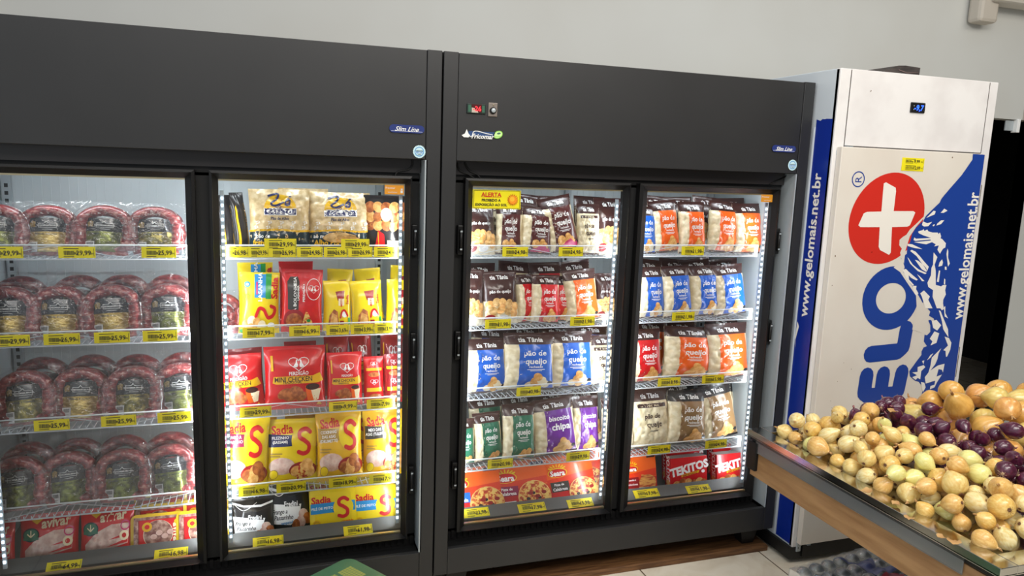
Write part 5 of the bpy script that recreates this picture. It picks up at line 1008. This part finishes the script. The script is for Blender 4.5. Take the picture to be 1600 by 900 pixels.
# ------------------------------------------------------------------ bottles in shrink wrap on the floor
BOT = film('bottle_plastic', .34, .10, bump=.2, scale=20, tint=(235, 240, 238), diffuse=.7, fres=1.5); WRAP = film('shrink_wrap', .16, .10, bump=.9, scale=14, fres=1.4, diffuse=.3); WGREEN = film('green_wrap', .55, .3, tint=(60, 140, 110)); 
GW_ = mat('green_wrap_print', (50, 110, 92), .35, coat=.5); PKW = film('pink_wrap_print', .3, .2, tint=(235, 190, 195), diffuse=.3); BLW = mat('blue_wrap_print', (80, 88, 130), .35, coat=.4); REW = mat('red_wrap_print', (170, 70, 78), .35, coat=.4)
def bottle_mesh(h=.2, r=.032):
    return MB().lathe([(r*.8, 0), (r, .006), (r, h*.2), (r*.93, h*.25), (r, h*.3), (r, h*.55), (r*.96, h*.62), (r, h*.68), (r, h*.78), (r*.97, h*.86), (r*.8, h*.94), (r*.5, h*.985), (r*.2, h)], BOT, n=18).mesh('bottle')
def pack(loc, nx, ny, yaw, label, tint, prints, h=.2):
    B = empty('bottle_pack', loc, label, 'bottle pack', rot=(0, 0, R(yaw))); bme = bottle_mesh(h)
    for i in range(nx):
        for j in range(ny): link('bottle', bme, B, loc=((i-(nx-1)/2)*.066, (j-(ny-1)/2)*.066, .002))
    W_, H_ = nx*.066+.012, ny*.066+.012; mb = MB(); n1, n2 = nx*8, ny*8; vs = []
    def f(x, y):
        gx_ = ((x/.066+(nx-1)/2)+.5) % 1-.5; gy_ = ((y/.066+(ny-1)/2)+.5) % 1-.5; d = math.hypot(gx_, gy_)*.066
        return .004+h-(.016*min(1, (d/.03)**2.2))+.003*noise.noise(Vector((x*30, y*30, 1)))
    for i in range(n1+1):
        for j in range(n2+1): x, y = (i/n1-.5)*W_, (j/n2-.5)*H_; vs.append((x, y, f(x, y)))
    fs = [(i*(n2+1)+j, (i+1)*(n2+1)+j, (i+1)*(n2+1)+j+1, i*(n2+1)+j+1) for i in range(n1) for j in range(n2)]
    mb.add(vs, fs, tint, True)
    rim = [(i, 0) for i in range(n1+1)]+[(n1, j) for j in range(1, n2+1)]+[(i, n2) for i in range(n1-1, -1, -1)]+[(0, j) for j in range(n2-1, 0, -1)]; P_ = [vs[i*(n2+1)+j] for i, j in rim]; k = len(P_)
    mb.add(P_+[(x*1.01, y*1.01, .004) for x, y, z in P_], [(q, (q+1) % k, k+(q+1) % k, k+q) for q in range(k)], tint, True); mb.obj('wrap_film', B, label='clear crumpled shrink wrap')
    for m, poly, nm in prints:
        v2, f2 = subdiv_tris(*poly2d(poly), .012); MB().add([(x, y, f(x, y)+.0015) for x, y in v2], f2, m, True).obj(nm, B)
pA = onz(1222, 872, .2)
pack((pA[0]+.25, pA[1]-.19, 0), 7, 5, 8, 'clear shrink-wrapped pack of bottles with blue and red print, on the floor', WRAP,
     [(BLW, [(-.02, .14), (.04, .09), (.13, .10), (.09, .04), (.16, -.02), (.02, 0), (.03, .06)], 'blue_print'), (REW, [(.0, -.02), (.1, -.01), (.16, -.05), (.05, -.06), (-.04, -.1), (.0, -.05)], 'red_print'), (GW_, [(-.235, .1), (-.2, .06), (-.16, -.0), (-.19, -.06), (-.225, -.02), (-.24, .02)], 'green_print')])
pB = onz(1345, 858, .2)
pack((pB[0]+.30, pB[1]-.12, 0), 5, 4, -24, 'greyish green pack of bottles lying behind the clear pack, by the ice freezer', film('grey_wrap', .12, .15, bump=.6, scale=14, tint=(190, 205, 200), diffuse=.4), [(GW_, [(-.16, .12), (-.08, .12), (-.1, .06), (-.16, .05)], 'green_print')], h=.205)
MB().add([(x+.004*math.sin(i*3), y, z) for i, (x, y, z) in enumerate([(0, 0, .002), (.09, .0, .01), (.12, .06, .004), (.03, .09, .012), (-.03, .05, .002)])], [(0, 1, 2, 3, 4)], GW_).obj('plastic_scrap', loc=(pA[0]-.07, pA[1]+.04, 0), label='crumpled green plastic scrap on the tiles left of the bottle pack', category='plastic scrap')
# ------------------------------------------------------------------ green crate at the bottom edge
c = onz(545, 872, .35); a = onz(489, 900, .35); yaw = math.atan2(c[1]-a[1], c[0]-a[0])
GRN = mat('green_plastic', (54, 112, 82), .35, coat=.2, rgb2=(48, 100, 76), scale=6); GRY = mat('green_yellow_print', (150, 160, 84), .5)
W_, H_ = .42, .36; K = empty('green_crate', (0, 0, 0), 'green plastic crate with a checkered yellow print, at the bottom edge', 'crate')
def rrect(w, h, r, n=6):
    out = []
    for cx, cy, a0 in ((w/2-r, h/2-r, 0), (-w/2+r, h/2-r, 90), (-w/2+r, -h/2+r, 180), (w/2-r, -h/2+r, 270)):
        for k in range(n+1): t = R(a0+90*k/n); out.append((cx+r*math.cos(t), cy+r*math.sin(t)))
    return out
rr = rrect(W_, H_, .035); n = len(rr); zs = [(.92, 0), (.95, .31), (1, .318), (1, .344), (.985, .35)]; mb = MB(); vs = []
for s_, z in zs: vs += [(x*s_, y*s_, z) for x, y in rr]
mb.add(vs, [(i*n+j, i*n+(j+1) % n, (i+1)*n+(j+1) % n, (i+1)*n+j) for i in range(4) for j in range(n)]+[tuple(range(n-1, -1, -1)), tuple(range(4*n, 5*n))], GRN); mb.obj('crate_body', K)
mb = MB()
for i in range(12):
    for j in range(7):
        if (i % 6) != 5: x = .02+i*.011; y = .02+j*.011; mb.add([(x, y, .3506), (x+.0098, y, .3506), (x+.0098, y+.0098, .3506), (x, y+.0098, .3506)], [(0, 1, 2, 3)], GRY)
mb.obj('checkered_print', K, loc=(.03, .03, 0)); K.rotation_euler = (0, 0, yaw)
ex, ey = W_/2-.010, H_/2-.010; K.location = (c[0]-(ex*math.cos(yaw)-ey*math.sin(yaw)), c[1]-(ex*math.sin(yaw)+ey*math.cos(yaw)), 0)
